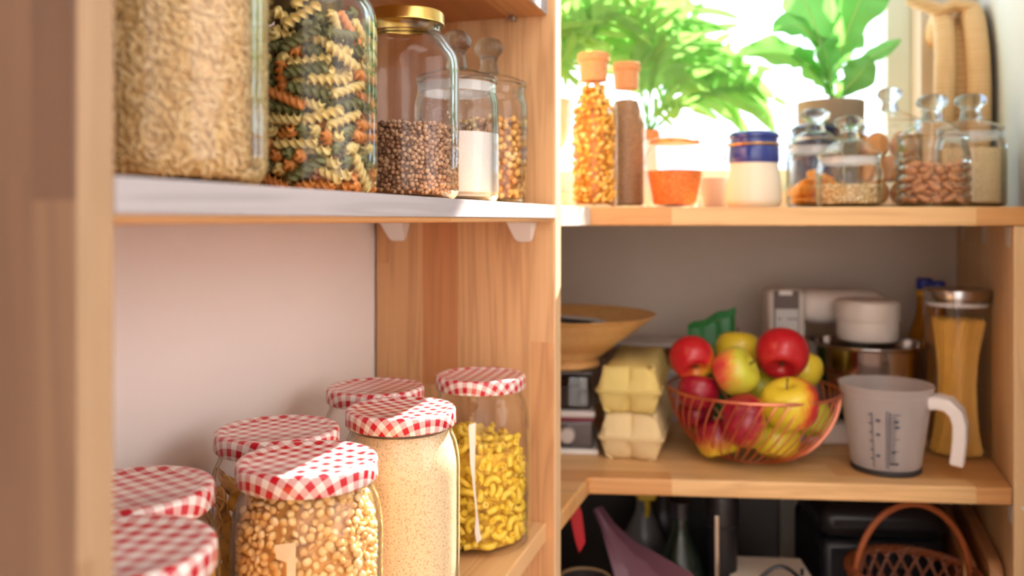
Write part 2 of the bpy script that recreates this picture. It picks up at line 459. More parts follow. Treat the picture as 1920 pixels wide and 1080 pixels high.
# packed positions of the loose pieces in their jars
SIM = {
    'fusilli': '254 82 42 -11 9 62 -77,-340 -150 36 40 12 21 89,-164 -378 82 -11 26 88 38,-277 -92 104 48 67 -56 7,-307 -172 112 -45 6 11 -89,-8 -369 42 -20 0 0 -98,340 -114 38 -2 -64 -77 -3,-147 -161 41 -3 -63 -77 -2,-212 -220 40 53 -59 47 -40,370 -54 91 -16 -48 82 -27,386 -157 134 40 68 54 -30,261 -99 40 71 -26 23 -61,-324 -257 67 40 -17 -59 68,110 -331 39 1 -13 -99 8,317 92 144 13 -20 -85 -46,339 169 103 -20 -87 20 40,317 16 125 12 -12 -14 98,-182 -193 112 42 -61 54 -39,210 -282 73 -14 10 67 73,-105 -290 138 21 69 68 15,233 -210 108 -1 0 84 -54,314 -52 175 94 27 -16 -10,354 210 197 -85 11 -26 44,170 -336 145 -22 94 -10 -23,171 100 124 16 94 30 -6,-30 -308 153 -73 3 -9 -68,214 -269 155 -13 -11 32 -93,-369 -47 166 -37 79 -28 41,-359 -201 164 -48 72 -45 21,69 -407 153 -34 89 17 25,397 -89 385 -39 49 -61 49,273 -187 169 78 27 -40 -39,358 78 219 24 -38 -72 52,-146 -297 214 23 -60 -62 45,-232 -287 190 20 -46 -84 21,352 -27 252 -63 63 -1 46,55 -243 145 -58 -54 -23 -57,17 -318 221 -72 -25 27 59,366 192 278 -53 0 31 -79,196 152 261 -25 -10 -50 -82,192 -180 184 63 -55 4 -54,-358 41 251 49 -3 32 -81,221 -115 222 -38 -22 -73 -52,300 -89 258 6 -26 -96 3,-64 -309 228 42 64 -60 -24,-258 -114 255 28 42 71 50,-103 -304 301 1 38 -92 7,379 139 342 -71 39 -45 38,-173 -269 289 -42 8 -54 72,-354 -207 246 -75 -41 19 48,-268 -41 181 -1 37 91 -16,158 -299 239 -2 96 -19 -20,259 28 258 -8 -35 -37 86,-413 17 310 -67 19 14 70,88 -347 291 -10 -7 -9 -99,336 -155 319 52 -46 -61 38,-306 -163 293 -28 80 -51 11,3 -409 324 100 7 -1 -1,271 -236 336 -7 -66 60 45,39 -315 370 41 61 -66 -18,185 -283 318 70 -24 -13 -66,120 -300 370 65 -24 0 72,-280 -40 338 -46 52 -37 62,-210 -120 334 -48 47 -49 55,-320 -203 371 -94 -5 21 28,227 128 397 -83 -47 -12 27,-342 6 436 70 24 -1 67,-244 -330 366 -7 36 64 -68,194 -121 433 76 42 -28 -41,322 -172 450 -45 -52 28 67,-102 -348 384 58 -73 21 -30,195 -248 397 -37 -84 30 24,344 14 418 -79 39 18 -44,297 -278 482 42 13 17 -88,264 74 452 24 30 -90 -22,-257 -198 459 5 -7 81 -58,186 116 494 0 90 37 24,406 -55 469 -74 -8 -4 -66,-281 -32 479 -73 26 38 -51,329 52 492 41 17 -37 -82,295 118 542 0 -92 -40 4,126 -218 492 11 97 -21 9,-178 -310 450 -3 0 26 97,-96 -396 489 3 -12 -99 -6,84 -322 456 86 -49 -7 9,-346 -51 526 -57 46 49 -47,-406 -17 482 -44 54 65 -31,233 -96 531 57 -79 9 -22,-273 -169 527 -35 30 -27 85,316 50 597 -10 -21 73 -65,176 -363 511 93 -24 -21 16,-57 -369 557 54 83 13 -6,-160 -248 498 -12 -5 83 54,182 -157 505 -26 -6 -76 -60,-172 -166 542 -17 50 -58 62,-311 -122 586 -64 -60 -44 -17,-346 -27 618 34 22 81 43,-56 -294 524 -97 -19 -10 -10,-58 -406 628 85 -47 21 4,141 -206 574 -22 52 -81 15,309 -30 567 -5 -7 61 -79,263 -263 601 21 -11 46 -86,-259 -184 612 -47 10 13 87,57 -348 614 -26 93 -24 -12,327 185 608 78 49 -29 -27,325 -160 648 -88 32 -16 -33,276 -98 629 52 3 16 -84,350 -94 693 90 -3 30 33,-308 39 666 3 -5 -97 22,-93 -164 568 11 83 54 -4,353 83 694 -17 -42 -88 -16,91 -393 674 -14 3 41 90,-397 -113 689 -56 45 50 49,-320 -115 718 -59 -19 14 77,142 169 679 75 60 22 17,232 -19 710 -4 -11 -47 87,323 -249 693 -42 -20 1 89,-165 -272 664 -21 94 26 -1,395 -63 799 -75 12 1 -65,160 -200 663 47 75 32 35,-171 -211 725 0 20 -86 -46,-103 -349 733 19 -67 -2 71,-168 -290 748 -74 66 8 -11,104 -319 715 -91 38 -4 -20,-373 -40 766 58 -59 -35 -43,207 -229 766 49 -85 -11 -12,315 212 742 59 -70 24 -32,137 156 764 -9 -15 95 -26,200 26 767 -4 19 -86 48,205 -347 751 -5 26 -96 7,341 57 825 46 -27 55 -64,192 102 801 17 -7 23 -96,-252 -180 773 77 -54 -15 30,96 -298 806 91 41 -5 2,70 -394 816 -9 99 9 7,218 -172 836 -19 -21 80 54,-264 -267 847 67 -64 35 -17,-247 -70 776 -90 -9 -25 -34,305 -42 893 3 -22 -97 -6,79 -337 880 66 -74 -9 -3,204 -99 922 -3 -15 -89 -42,156 -259 937 -30 91 16 -23,288 139 886 36 49 71 36,284 -286 919 36 24 -86 -28,-250 -257 937 80 -8 26 -53,-222 -194 884 -15 88 -44 3,9 -223 960 -37 -72 -50 -30,-387 -86 936 -47 -39 -60 -51,227 184 950 2 -71 -70 7,390 58 943 -59 -32 -45 -59,-68 -224 921 32 -52 74 -29,212 -254 1002 96 12 20 16,309 151 969 67 14 -26 -68,-189 79 976 85 -30 22 -37,-242 9 982 -32 -83 35 29,282 -255 1065 26 -41 78 -39,296 110 1064 -45 84 -30 5,271 -148 1004 -55 82 6 -12,-108 -251 991 31 -83 -45 4,226 -76 1010 -87 -48 -4 -11,-356 16 1016 -54 7 45 -71,-242 -302 1035 34 3 39 85,-234 -133 1041 57 -81 10 -1,29 -377 1036 21 -20 87 40,106 -184 1073 36 0 32 88,-156 -178 1111 -16 24 -92 28,-47 -265 1061 14 11 -98 0,214 -176 1147 -70 -8 43 57,-79 -234 1152 -88 -20 -38 -22,49 -202 1139 66 -15 -26 69,127 -171 1156 59 -40 27 -65,189 61 1178 36 5 -33 -87,344 100 1143 -56 23 19 77,15 -297 1199 7 -31 56 76,-336 -66 1177 50 61 -21 -57,264 113 1255 31 50 79 19,287 -85 1154 -14 80 37 -46,-281 30 1286 -58 42 -62 33,-207 1 1403 88 -39 -26 0,46 -274 1368 60 -63 -44 -24',
    'macaroni': '68 -444 90 -2 -98 18 -1,135 -364 95 37 2 9 -92,-418 -83 97 -20 -1 -15 -97,242 160 83 19 0 1 -98,431 103 92 57 -6 5 -81,295 61 65 32 -1 -1 -95,-282 -350 58 33 1 2 94,399 -127 129 -75 18 -56 30,-114 -387 81 64 1 -4 -77,375 148 121 72 -54 27 -34,-260 -186 52 82 1 1 57,-214 -361 127 64 35 42 54,291 -305 131 0 -35 13 -93,294 -290 135 -96 -11 24 -1,347 0 155 6 -25 81 52,425 -13 85 0 -98 -18 0,-328 111 70 -1 -100 4 -1,82 -337 171 -1 85 22 -47,-6 -388 115 25 35 -71 -56,-441 124 141 -65 45 -59 15,83 -401 240 11 -10 34 -93,208 -429 208 -17 14 -64 74,327 -165 68 -1 -73 -68 -2,218 -393 189 43 39 -74 34,453 -152 179 35 -70 -21 59,-329 -196 137 -56 38 32 -66,-250 -330 206 -53 9 -71 -44,-137 -316 111 15 49 -80 -32,-340 1 74 1 19 -98 -1,-236 -411 248 -60 -75 23 14,-37 -300 123 43 -43 -79 4,44 -474 238 -62 71 25 22,-90 -465 320 -46 36 -54 -60,-378 -261 133 40 -69 50 -33,239 -132 173 20 20 61 74,404 -57 230 21 -2 88 41,-31 -436 310 -48 -9 4 -87,196 -403 361 3 22 -97 -6,-416 -213 165 58 -7 44 69,-451 33 145 -43 72 -48 24,473 40 232 -49 -48 -52 -51,-385 123 204 15 67 -70 -18,-205 -246 246 6 -6 -12 99,390 -228 199 -27 -61 -20 -72,309 -167 223 61 -8 -4 -79,142 -285 344 8 9 97 -21,354 135 234 49 -55 -67 8,-388 -141 250 -90 -39 12 17,-448 -29 284 -26 -62 -73 8,-263 -236 303 27 0 -24 -93,251 -314 272 24 93 16 21,426 -76 318 -43 -53 -33 -65,280 -204 324 7 3 99 -8,348 -326 304 -13 -44 53 71,-332 63 217 -22 -67 -71 -9,-118 -336 260 -71 13 -58 37,-6 -423 426 -61 64 -46 11,-309 -82 282 10 29 68 -67,-105 -348 258 34 92 3 -20,-167 -410 378 -11 22 -40 88,-369 -272 314 50 16 27 81,302 -317 436 22 -58 59 -51,-198 -397 411 -95 10 19 21,102 -357 374 -44 74 45 -26,-94 -332 438 28 -24 -46 -81,242 -321 450 -58 -36 64 36,-473 4 287 -46 -57 -28 -62,-350 -81 357 30 87 38 -10,-388 -17 370 -58 35 14 72,-327 146 342 17 17 56 -80,450 34 347 -34 -33 -85 -23,-397 -191 359 -38 -19 -87 -25,-447 21 399 1 -72 -69 1,-227 -269 393 -84 -43 -15 -29,-85 -373 530 -48 -62 -23 -58,-474 -44 478 -51 -53 49 47,-318 -223 430 49 -45 -6 -74,-256 -335 424 -58 -79 -17 -13,-403 -148 472 -3 40 -88 -26,358 -60 417 -74 -27 18 59,-380 120 387 27 75 -36 -49,397 137 268 55 80 21 -4,399 9 394 -42 -5 -90 -5,-183 -385 556 -18 80 -55 14,336 125 388 87 6 -26 41,-390 -118 560 -53 -30 -26 -76,-281 117 403 11 97 -14 -13,-330 -6 500 25 -16 -2 96,273 -194 525 -32 48 -67 -48,429 -149 409 44 -7 36 -82,303 -75 545 -37 -37 -51 -69,323 137 474 -68 -52 31 41,313 -267 498 -21 -74 58 27,-364 -282 494 34 -87 34 -15,393 -208 514 -84 -25 -12 -46,78 -374 447 30 29 88 -21,-269 -335 578 -55 -50 32 59,3 -451 516 2 1 96 -27,152 -411 469 17 81 54 13,-438 54 543 53 -60 31 -52,384 120 565 86 19 36 -31,-278 -136 507 -60 52 49 -37,315 61 537 -1 -16 -32 93,411 -202 570 -17 -63 -33 -68,104 -268 541 -87 -20 45 9,279 155 590 -63 -19 -28 -70,220 -232 598 1 14 44 -89,-411 42 584 100 -2 9 -4,308 -362 605 64 68 25 23,422 167 503 18 -44 -80 -36,-325 -40 641 54 -53 -65 9,-338 127 594 -7 -30 -20 93,-130 -436 655 6 5 25 97,129 -354 563 -32 7 -36 -87,433 -126 621 66 -44 -35 -50,-320 -132 677 28 58 -7 76,93 -365 667 -23 -70 -60 -32,352 -269 665 34 4 83 -44,-352 10 689 -9 58 -81 6,-4 -428 637 8 59 62 51,-436 104 669 -62 11 18 76,268 -293 685 -83 -47 21 -20,199 -387 663 -62 -41 4 67,29 -351 603 -5 -65 -35 -68,313 -70 650 52 9 -28 -80,399 -34 592 52 -52 -11 67,-148 -385 741 -6 -94 -14 30,-208 -361 679 87 43 24 -2,442 129 623 -25 -75 41 44,444 6 647 62 26 -15 73,357 -165 735 -69 44 39 -43,-348 -196 661 -48 83 -29 -4,-446 -162 683 -64 7 66 -38,-363 -293 635 -57 1 53 -62,477 -11 626 66 30 65 24,118 -430 710 13 -53 -63 -56,-159 -299 714 -77 34 27 46,-409 87 758 -5 -64 -76 -3,-212 -257 743 1 -96 -25 -10,-419 -53 721 11 36 9 -92,337 74 752 -74 27 -61 -2,-362 -286 750 -2 -45 -26 -85,204 -213 746 -94 -28 15 -12,452 -15 781 69 -22 -28 64,289 -322 785 15 -50 83 20,136 -455 783 6 16 -66 -74,-328 -25 833 6 -91 -38 17,-54 -368 790 81 -53 3 25,-314 -180 805 -54 3 41 -73,304 -142 841 63 36 57 38,423 -213 849 -31 43 -50 69,-78 -453 843 23 -49 -26 -80,-358 109 808 -55 12 17 81,235 -294 831 83 27 -44 -22,-206 -293 827 -8 16 -98 -1,127 -343 818 -88 35 -14 -30,410 -33 812 -8 28 -34 -90,409 76 788 -79 28 -11 -54,-396 -216 896 45 22 6 86,-3 -429 822 81 19 40 -38,-378 -206 890 84 -28 -29 -36,-332 -46 910 -77 15 15 60,383 -142 869 42 -28 86 -1,-336 101 917 12 -91 37 18,-410 -46 960 24 -92 -24 22,216 -261 949 -24 91 25 -24,203 -368 894 -33 5 -89 -30,92 -391 928 35 57 58 47,399 101 903 26 6 -65 71,-280 -187 919 67 -26 66 -23,318 -241 953 -40 -56 -42 -59,351 8 921 35 -89 19 -22,-397 125 971 -22 10 -74 -63,-13 -305 964 69 -1 -32 65,-185 1 1021 -90 19 -24 -32,315 -8 992 32 -79 -28 44,59 -427 980 -89 -7 37 -24,-263 -217 1019 19 -45 51 71,-334 -31 1015 57 -19 58 -55,-148 -70 1060 53 16 -82 -12,374 -55 1005 -72 -15 -11 67,-66 -352 1004 34 -37 -51 70,-377 73 1036 27 -95 -14 -3,-218 114 1023 92 -31 6 23,90 -131 1040 48 75 27 -36,302 36 1043 84 12 -52 -9,133 375 1030 -19 18 -80 54,-423 -48 1027 36 71 60 -4,405 81 1025 -72 37 -54 -21,-137 13 1073 -3 -39 -79 46,-253 -279 975 7 22 -59 -77,251 190 1034 -5 21 95 -23,-58 16 1038 -67 -47 33 46,116 -38 1051 -17 5 26 95,234 98 1066 60 -25 48 -59,170 91 1068 -62 -48 -58 -23,-53 -143 1058 -39 -9 -82 -41,188 -129 1056 -84 -5 -54 -4,7 173 1052 69 13 -5 -71,189 -241 1087 -98 5 19 10,57 393 1049 42 76 49 -11,-322 -95 1076 39 -80 43 -13,14 -320 1071 29 -57 36 -68,75 81 1094 48 -61 49 -40,-412 46 1064 -43 -9 3 90,72 -89 1117 30 -35 -28 84,-20 67 1101 -79 34 -50 7,86 -331 1082 -61 57 -47 28,-273 85 1105 62 -33 -20 68,326 -121 1079 -96 -3 19 -21,-175 112 1085 11 -61 -59 51,179 -350 1108 -80 -37 11 47,345 175 1091 -11 99 -7 3,-43 46 1115 5 6 4 100,238 310 1103 77 -33 5 -54,-308 250 1099 -88 41 -22 -8,-316 222 1097 18 90 3 39,26 298 1122 -87 15 -47 -1,-327 135 1145 68 6 53 -51,-162 -343 1119 -34 -39 -18 84,-353 -181 1126 55 81 -19 12,8 197 1128 59 43 -57 -38,-49 -151 1142 41 -22 -34 -82,-79 -315 1136 -74 20 13 63,-250 102 1138 22 49 -22 81,-377 57 1149 -38 20 -80 -42,135 261 1134 55 20 -53 61,70 -146 1157 23 -85 45 -17,-125 199 1160 -76 -38 49 18,-105 378 1152 28 -20 -35 -87,301 -145 1158 -68 -1 16 71,-55 164 1155 49 5 87 -1,81 152 1173 -74 17 0 -66,-206 188 1167 -15 -74 -52 -40,-387 -43 1171 11 31 -94 -10,-175 125 1176 28 82 13 -48,-194 46 1179 25 29 -55 74',
    'almonds': '-184 -213 56 27 -84 41 -22,287 -165 49 -11 -97 23 2,60 -375 72 21 -8 97 4,233 -299 50 -15 -31 85 40,-371 80 51 -60 -49 -40 -49,-277 -106 85 -69 -17 57 42,245 -34 49 95 22 6 21,68 -262 49 7 -98 19 -2,377 51 56 -9 -65 -75 -5,-261 -276 74 -39 -20 15 -89,-274 85 50 -32 -70 -58 -27,311 -180 151 -34 9 -62 70,-197 -276 150 -74 16 -19 62,-359 -121 49 7 -58 -81 10,326 42 144 -12 9 -97 21,-94 -332 50 -16 -18 73 65,327 -93 88 30 89 6 -33,182 -296 162 100 7 -6 -2,-56 -254 137 76 53 24 29,-7 -340 136 85 -37 -12 36,-351 -58 144 55 29 -46 -63,166 -213 249 84 46 4 27,-290 -241 207 -60 66 -15 42,30 -378 223 -9 -93 -6 36,333 -41 192 88 -37 30 1,-230 -114 197 99 0 7 -14,-121 -214 210 -29 -80 -48 19,-332 91 169 89 -31 16 30,-154 -347 244 2 40 32 86,106 -333 267 -28 13 94 -12,-92 -306 306 -86 17 -44 -18,332 -102 270 28 -23 93 -5,270 -263 254 31 -25 28 -87,-328 -192 285 -43 29 9 -85,282 -151 338 -9 -92 38 -4,-330 -25 245 11 23 -97 8,-249 -149 284 -75 -45 -1 49,255 81 273 -3 -51 -1 -86,-330 66 284 -17 13 -24 95,-367 -85 359 -74 -26 24 58,-13 -326 360 26 -58 69 -34,371 73 265 -3 -63 -73 -27,258 -8 325 -4 -98 -12 13,-219 -202 361 -30 5 75 -58,184 -247 365 20 4 -94 -27,-197 -290 411 -8 -92 -6 -39,265 -191 428 -73 62 -8 29,122 -357 362 74 -63 4 23,176 -333 447 86 -44 2 27,371 64 380 25 72 -60 -22,47 -267 444 22 60 -76 -7,-298 -31 413 -70 -46 21 50,-60 -298 457 -53 46 53 -48,66 60 458 -10 -34 76 54,197 248 490 15 94 -32 2,-55 320 490 -29 54 61 -50,291 -80 426 -43 28 57 64,-209 -148 467 0 -76 -65 1,-6 91 519 34 -68 41 -50,65 239 505 -49 40 54 -55,376 14 478 -10 -69 -68 -23,-96 54 499 44 26 13 85,127 -8 497 24 30 -42 -82,-249 24 491 -78 -56 -27 10,-356 -121 460 57 -58 45 -36,216 -267 529 -66 40 20 -61,-6 -128 524 45 48 37 66,-116 -119 533 -56 -56 38 47,129 -227 497 -79 7 -19 -58,-206 243 522 14 16 60 77,330 -157 521 -34 -79 -38 35,307 144 474 6 -52 67 -53,-283 118 526 10 4 -28 -95,-281 -77 555 -9 13 -85 50,198 -64 540 33 2 12 -94',
    'apricots': '200 -158 60 0 -61 -79 0,-244 -68 61 -69 1 1 72,1 -61 60 0 -64 -77 0,-117 -236 60 -57 0 0 -82,250 39 60 0 -99 -17 0,76 -268 101 30 25 49 -77,233 -114 173 3 8 -99 6,-127 52 143 10 -34 78 -52,-9 -86 177 -9 -3 2 -100,146 32 196 50 -5 79 -35,-2 -305 272 18 -17 -70 -66,-262 -22 225 31 -10 91 26,-165 -221 205 30 93 5 -21,-37 67 327 30 -50 80 -11,-134 -163 319 33 88 -34 6,290 94 226 -73 -20 65 -3,234 -75 307 -3 -14 13 -98,102 -179 297 72 24 -57 30,4 -63 420 -19 13 81 54',
}
# ------------------------------------------------------------------ palette
PINE_L, PINE_M, PINE_D = srgb(232, 184, 132), srgb(222, 164, 108), srgb(200, 132, 80)
M_panel = wood('edge-glued pine upright', 'Z', 'Y', srgb(232, 190, 140), srgb(224, 172, 120), srgb(206, 140, 90), .046, .5, 3)
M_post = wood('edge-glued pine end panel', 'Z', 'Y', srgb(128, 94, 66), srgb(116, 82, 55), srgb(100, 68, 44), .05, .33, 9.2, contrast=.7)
M_panel_r = wood('edge-glued pine upright right', 'Z', 'X', PINE_L, PINE_M, PINE_D, .04, .6, 5)
M_shelf = wood('edge-glued pine shelf', 'X', 'Y', srgb(236, 194, 142), srgb(228, 178, 122), srgb(214, 156, 100), .05, .4, 1, contrast=.8)
M_shelf_r = wood('edge-glued pine shelf right', 'X', 'Y', srgb(236, 194, 138), srgb(228, 176, 116), srgb(216, 156, 96), .055, .4, 6, contrast=.85)
M_edge = wood('pale sawn pine edge', 'X', 'Z', srgb(184, 180, 184), srgb(176, 171, 175), srgb(164, 157, 160), .3, .8, 2, .7, 1.0)
M_edge_v = wood('pale pine edge upright', 'Z', 'X', srgb(232, 200, 160), srgb(226, 190, 146), srgb(216, 176, 130), .3, .8, 2, .55, .5)
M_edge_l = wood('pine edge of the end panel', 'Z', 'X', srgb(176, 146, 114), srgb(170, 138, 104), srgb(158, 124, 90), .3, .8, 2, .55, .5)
M_tongue = wood('sunlit sawn pine end', 'Z', 'X', srgb(234, 226, 216), srgb(228, 218, 208), srgb(214, 202, 190), .3, .8, 2, .6, .6)
M_board = wood('pine offcut board', 'X', 'Z', srgb(210, 160, 110), srgb(190, 136, 88), srgb(168, 112, 68), .06, .5, 4)
M_wall_l = plain('warm plaster', (242, 234, 230), .85, var=.03, scale=4)
M_wall_b = plain('window wall paint', (222, 208, 194), .85, var=.03, scale=4)
M_wall_r = plain('pale green grey paint', (228, 238, 240), .8, var=.02, scale=4)
M_room = plain('room paint', (234, 231, 228), .9, var=.02, scale=2)
M_frame = plain('window frame paint', (226, 232, 224), .4, var=.02)
M_white = plain('white plastic', (240, 236, 232), .4, var=.02)
M_glass = rim_glass('jar glass', (228, 246, 236), .05, .72, .93)
M_glass2 = rim_glass('rippled jar glass', ripple=.14, lo=.40, hi=.72)
M_knob = solid_glass('glass stopper')
M_pane = glass('window pane', (250, 253, 252), rim=.5, base=.02)
M_gold = plain('gold lacquered tin', (216, 184, 104), .28, 1, var=.04)
M_ging = gingham()
M_steel = plain('brushed steel', (190, 186, 184), .22, 1, var=.05, scale=60)
M_black = plain('black plastic', (24, 24, 30), .35, var=.1)
M_copper = plain('copper wire', (236, 150, 120), .36, 1, var=.04)

# ------------------------------------------------------------------ the two shelving runs: axes and corners in plan
F2 = Vector((.05, 1.0, 0))                       # front corner of the shared upright
D1 = Vector((.2928, .9562, 0)); PV = Vector((-.9562, .2928, 0))
ROT1 = math.atan2(D1.y, D1.x)
DEP = .23
def L1(u, v, h=0): return F2 + D1 * u + PV * v + Vector((0, 0, EYE + h))
A2, B2 = Vector((.107, 1.178, 0)), Vector((.665, 1.131, 0))
DR = Vector((.36, 1.0, 0))
C2 = B2 + DR * .47
D2 = (B2 - A2).normalized(); ROT2 = math.atan2(D2.y, D2.x)
WALL_L = F2 + PV * (DEP + .003)
def meet(p, d, q, e):
    k = (d.x * e.y - d.y * e.x)
    t = ((q.x - p.x) * e.y - (q.y - p.y) * e.x) / k
    return p + d * t
CORNER_L = meet(WALL_L, D1, C2, D2)              # window wall meets the left wall
BR = B2 + D2 * .036                              # line of the right wall
CORNER_R = meet(BR, DR, C2, D2)

# ------------------------------------------------------------------ room shell
CEIL = 2.62
def wall_strip(name, p, q, z0, z1, th, m, side=1):
    """upright wall from p to q, thickness th away from the room"""
    d = (q - p).normalized(); n = Vector((-d.y, d.x, 0)) * side
    mb = MB().prism([(p.x, p.y), (q.x, q.y), (q.x + n.x * th, q.y + n.y * th), (p.x + n.x * th, p.y + n.y * th)], z0, z1)
    return tag(mb.build(name, m, smooth=False), kind='structure')

wall_strip('wall_left', WALL_L - D1 * 2.6, CORNER_L + D1 * .25, 0, CEIL, .1, M_wall_l, 1)
wall_strip('wall_right', BR - DR * .36, CORNER_R + DR * .25, 0, CEIL, .1, M_wall_r, -1)
# window wall in four pieces round the opening, one mesh
WX0, WX1 = .052, .770                            # opening along X at the wall face
W_Z0, W_Z1 = EYE + .055, EYE + 1.005
def on_back(x, dy=0):                            # point of the wall face at X = x
    t = (x - C2.x) / D2.x
    return Vector((x, C2.y + D2.y * t + dy, 0))
mb = MB()
for (xa, xb, za, zb) in ((CORNER_L.x - .3, WX0, 0, CEIL), (WX1, CORNER_R.x + .3, 0, CEIL), (WX0, WX1, 0, W_Z0), (WX0, WX1, W_Z1, CEIL)):
    a, b = on_back(xa), on_back(xb)
    mb.prism([(a.x, a.y), (b.x, b.y), (b.x, b.y + .14), (a.x, a.y + .14)], za, zb)
tag(mb.build('wall_back', M_wall_b, smooth=False), kind='structure')
wf = bpy.data.objects.new('window_1', None); COL.objects.link(wf); wf.location = on_back((WX0 + WX1) / 2, .04) + Vector((0, 0, W_Z0))
wf.rotation_euler[2] = ROT2
tag(wf, 'white framed pantry window behind the plants', 'window', kind='structure')
hw, hh, fw = (WX1 - WX0) / 2 / D2.x, W_Z1 - W_Z0, .046
mb = MB()
for b in ((-hw, -hw + fw, 0, hh), (hw - fw, hw, 0, hh), (-hw + fw, hw - fw, 0, fw), (-hw + fw, hw - fw, hh - fw, hh)):
    mb.box(b[0], b[1], 0, .05, b[2], b[3])
mb.build('window_frame', M_frame, wf, smooth=False, bevel=.004)
MB().box(-hw + fw - .005, hw - fw + .005, .022, .026, fw - .005, hh - fw + .005).build('window_pane', M_pane, wf, smooth=False)
tag(MB().box(-1.9, 3.2, -2.6, 1.9, -.02, 0).build('floor', plain('floor boards', (176, 140, 104), .5), smooth=False), kind='structure')
tag(MB().box(-1.9, 3.2, -2.6, 1.9, CEIL, CEIL + .05).build('ceiling', M_room, smooth=False), kind='structure')
tag(MB().box(2.3, 2.4, -2.4, 1.9, 0, CEIL).build('wall_east', M_room, smooth=False), kind='structure')
tag(MB().box(-1.9, 2.4, -2.5, -2.4, 0, CEIL).build('wall_front', M_room, smooth=False), kind='structure')
a, b = BR - DR * .36, Vector((2.3, BR.y - .36, 0))
wall_strip('wall_return', a, b, 0, CEIL, .1, M_room, 1)
# far hill below the sky outside
mb = MB()
v, f = [], []
for i in range(25):
    for j in range(7):
        x = -14 + i * 1.5
        v.append((x, 9 + j * 3, EYE - 1.6 + (j * .74) + .12 * math.sin(x * .7 + j) + .1 * math.sin(x * 1.9)))
for i in range(24):
    for j in range(6):
        f.append((i * 7 + j, (i + 1) * 7 + j, (i + 1) * 7 + j + 1, i * 7 + j + 1))
mb.add(v, f)
tag(mb.build('hill', plain('bluish far hill', (92, 116, 150), .9, var=.08, scale=.6)), kind='structure')

# ------------------------------------------------------------------ left shelving unit
unit = thing('shelving_unit', 'pine wall shelving on the left with jars on two shelves between its uprights', 'shelves', (F2.x, F2.y, 0), ROT1)
W1 = -.70
def board(name, u0, u1, v0, v1, h0, h1, m, parent, bev=.0016, seg=2):
    return MB().box(u0, u1, v0, v1, EYE + h0, EYE + h1).build(name, m, parent, smooth=False, bevel=bev, seg=seg)
up = board('upright_panel', 0, .025, 0, DEP, -EYE, 1.15, M_panel, unit)
MB().box(.0005, .0245, -.0012, .002, .002, EYE + 1.148).build('front_edge', M_edge_v, up, smooth=False)
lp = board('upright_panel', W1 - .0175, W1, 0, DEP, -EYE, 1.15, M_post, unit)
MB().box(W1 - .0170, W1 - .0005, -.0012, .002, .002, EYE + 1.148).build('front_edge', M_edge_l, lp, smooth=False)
SHELF_MID, SHELF_LOW, SHELF_UP = .0177, -.355, .262
s1 = MB().box(W1, 0, .0015, DEP - .001, EYE - .0018, EYE + SHELF_MID).build('shelf', M_shelf, unit, smooth=False, bevel=.0032, seg=3)
MB().box(W1 + .0005, -.0005, -.0012, .003, EYE + .0024, EYE + SHELF_MID - .0004).build('front_edge', M_edge, s1, smooth=False, bevel=.0006)
tag(s1.children[0], 'pale sawn front edge')
board('shelf', W1, 0, .010, DEP - .001, SHELF_LOW - .022, SHELF_LOW, M_shelf, unit)
s3 = board('shelf', W1, 0, .010, DEP - .001, SHELF_UP - .0215, SHELF_UP, M_panel.copy(), unit)
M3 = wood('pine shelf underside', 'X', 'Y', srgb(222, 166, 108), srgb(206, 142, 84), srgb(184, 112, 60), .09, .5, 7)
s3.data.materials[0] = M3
MB().box(W1 + .0005, -.0005, .0088, .012, EYE + SHELF_UP - .0205, EYE + SHELF_UP - .001).build('front_edge', M_edge, s3, smooth=False)
board('shelf', W1, 0, .010, DEP - .001, -.76, -.738, M_shelf, unit)
def bracket(parent, M):
    """small white plastic shelf bracket: a web with a rounded foot under a flat top"""
    prof = fillet([(-.0155, 0), (-.0095, -.0235), (.0095, -.0235), (.0155, 0)], [0, .006, .006, 0], 5)
    mb = MB()
    n = len(prof)
    v = [(x, 0, z) for x, z in prof] + [(x, .006 + .020 * (1 + z / .0235), z) for x, z in prof]
    f = [tuple(range(n)), tuple(range(2 * n - 1, n - 1, -1))] + [(i, n + i, n + (i + 1) % n, (i + 1) % n) for i in range(n)]
    mb.add(v, f, M)
    o = mb.build('shelf_bracket', M_white, parent, smooth=False, bevel=.0012)
    return o
for v_ in (.1985, .0365):
    bracket(unit, Matrix.Translation((-.0004, v_, EYE - .0021)) @ Matrix.Rotation(PI / 2, 4, 'Z'))
MB().lathe([(0, 0), (.0025, 0), (.0025, .012), (.004, .013), (.004, .016), (0, .017)], 12,
           Matrix.Translation((-.0005, .048, EYE + SHELF_UP - .0245)) @ Matrix.Rotation(-PI / 2, 4, 'Y')).build('shelf_pin', M_steel, unit)

# ------------------------------------------------------------------ corner shelving on the right
corner = thing('corner_shelving', 'pine corner shelving across the window wall with a right hand upright', 'shelves', (A2.x, A2.y, 0), ROT2)
INV = (Matrix.Translation((A2.x, A2.y, 0)) @ Matrix.Rotation(ROT2, 4, 'Z')).inverted()
def loc2(p): q = INV @ Vector((p.x, p.y, 0)); return (q.x, q.y)
P0 = F2 + D1 * .0255 - PV * 0.0 + D1 * .0
CL = meet(WALL_L + D1 * 0, D1, C2, D2)
def poly2(over=0.0):
    wl = F2 + PV * (DEP + .001)
    b = B2 + D2 * over; c = C2 + D2 * (over) - DR * .002
    return [loc2(p) for p in (F2 + D1 * .0256 + PV * .002, A2, b, c, CL + PV * -.003 - D1 * .004, wl + D1 * .0256)]
TH = .0255
top_s = MB().prism(poly2(.033), EYE + .018 - TH, EYE + .018).build('shelf', M_shelf_r, corner, smooth=False, bevel=.002)
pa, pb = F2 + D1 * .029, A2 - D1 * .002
out_ = Vector((D1.y, -D1.x, 0)) * .0012
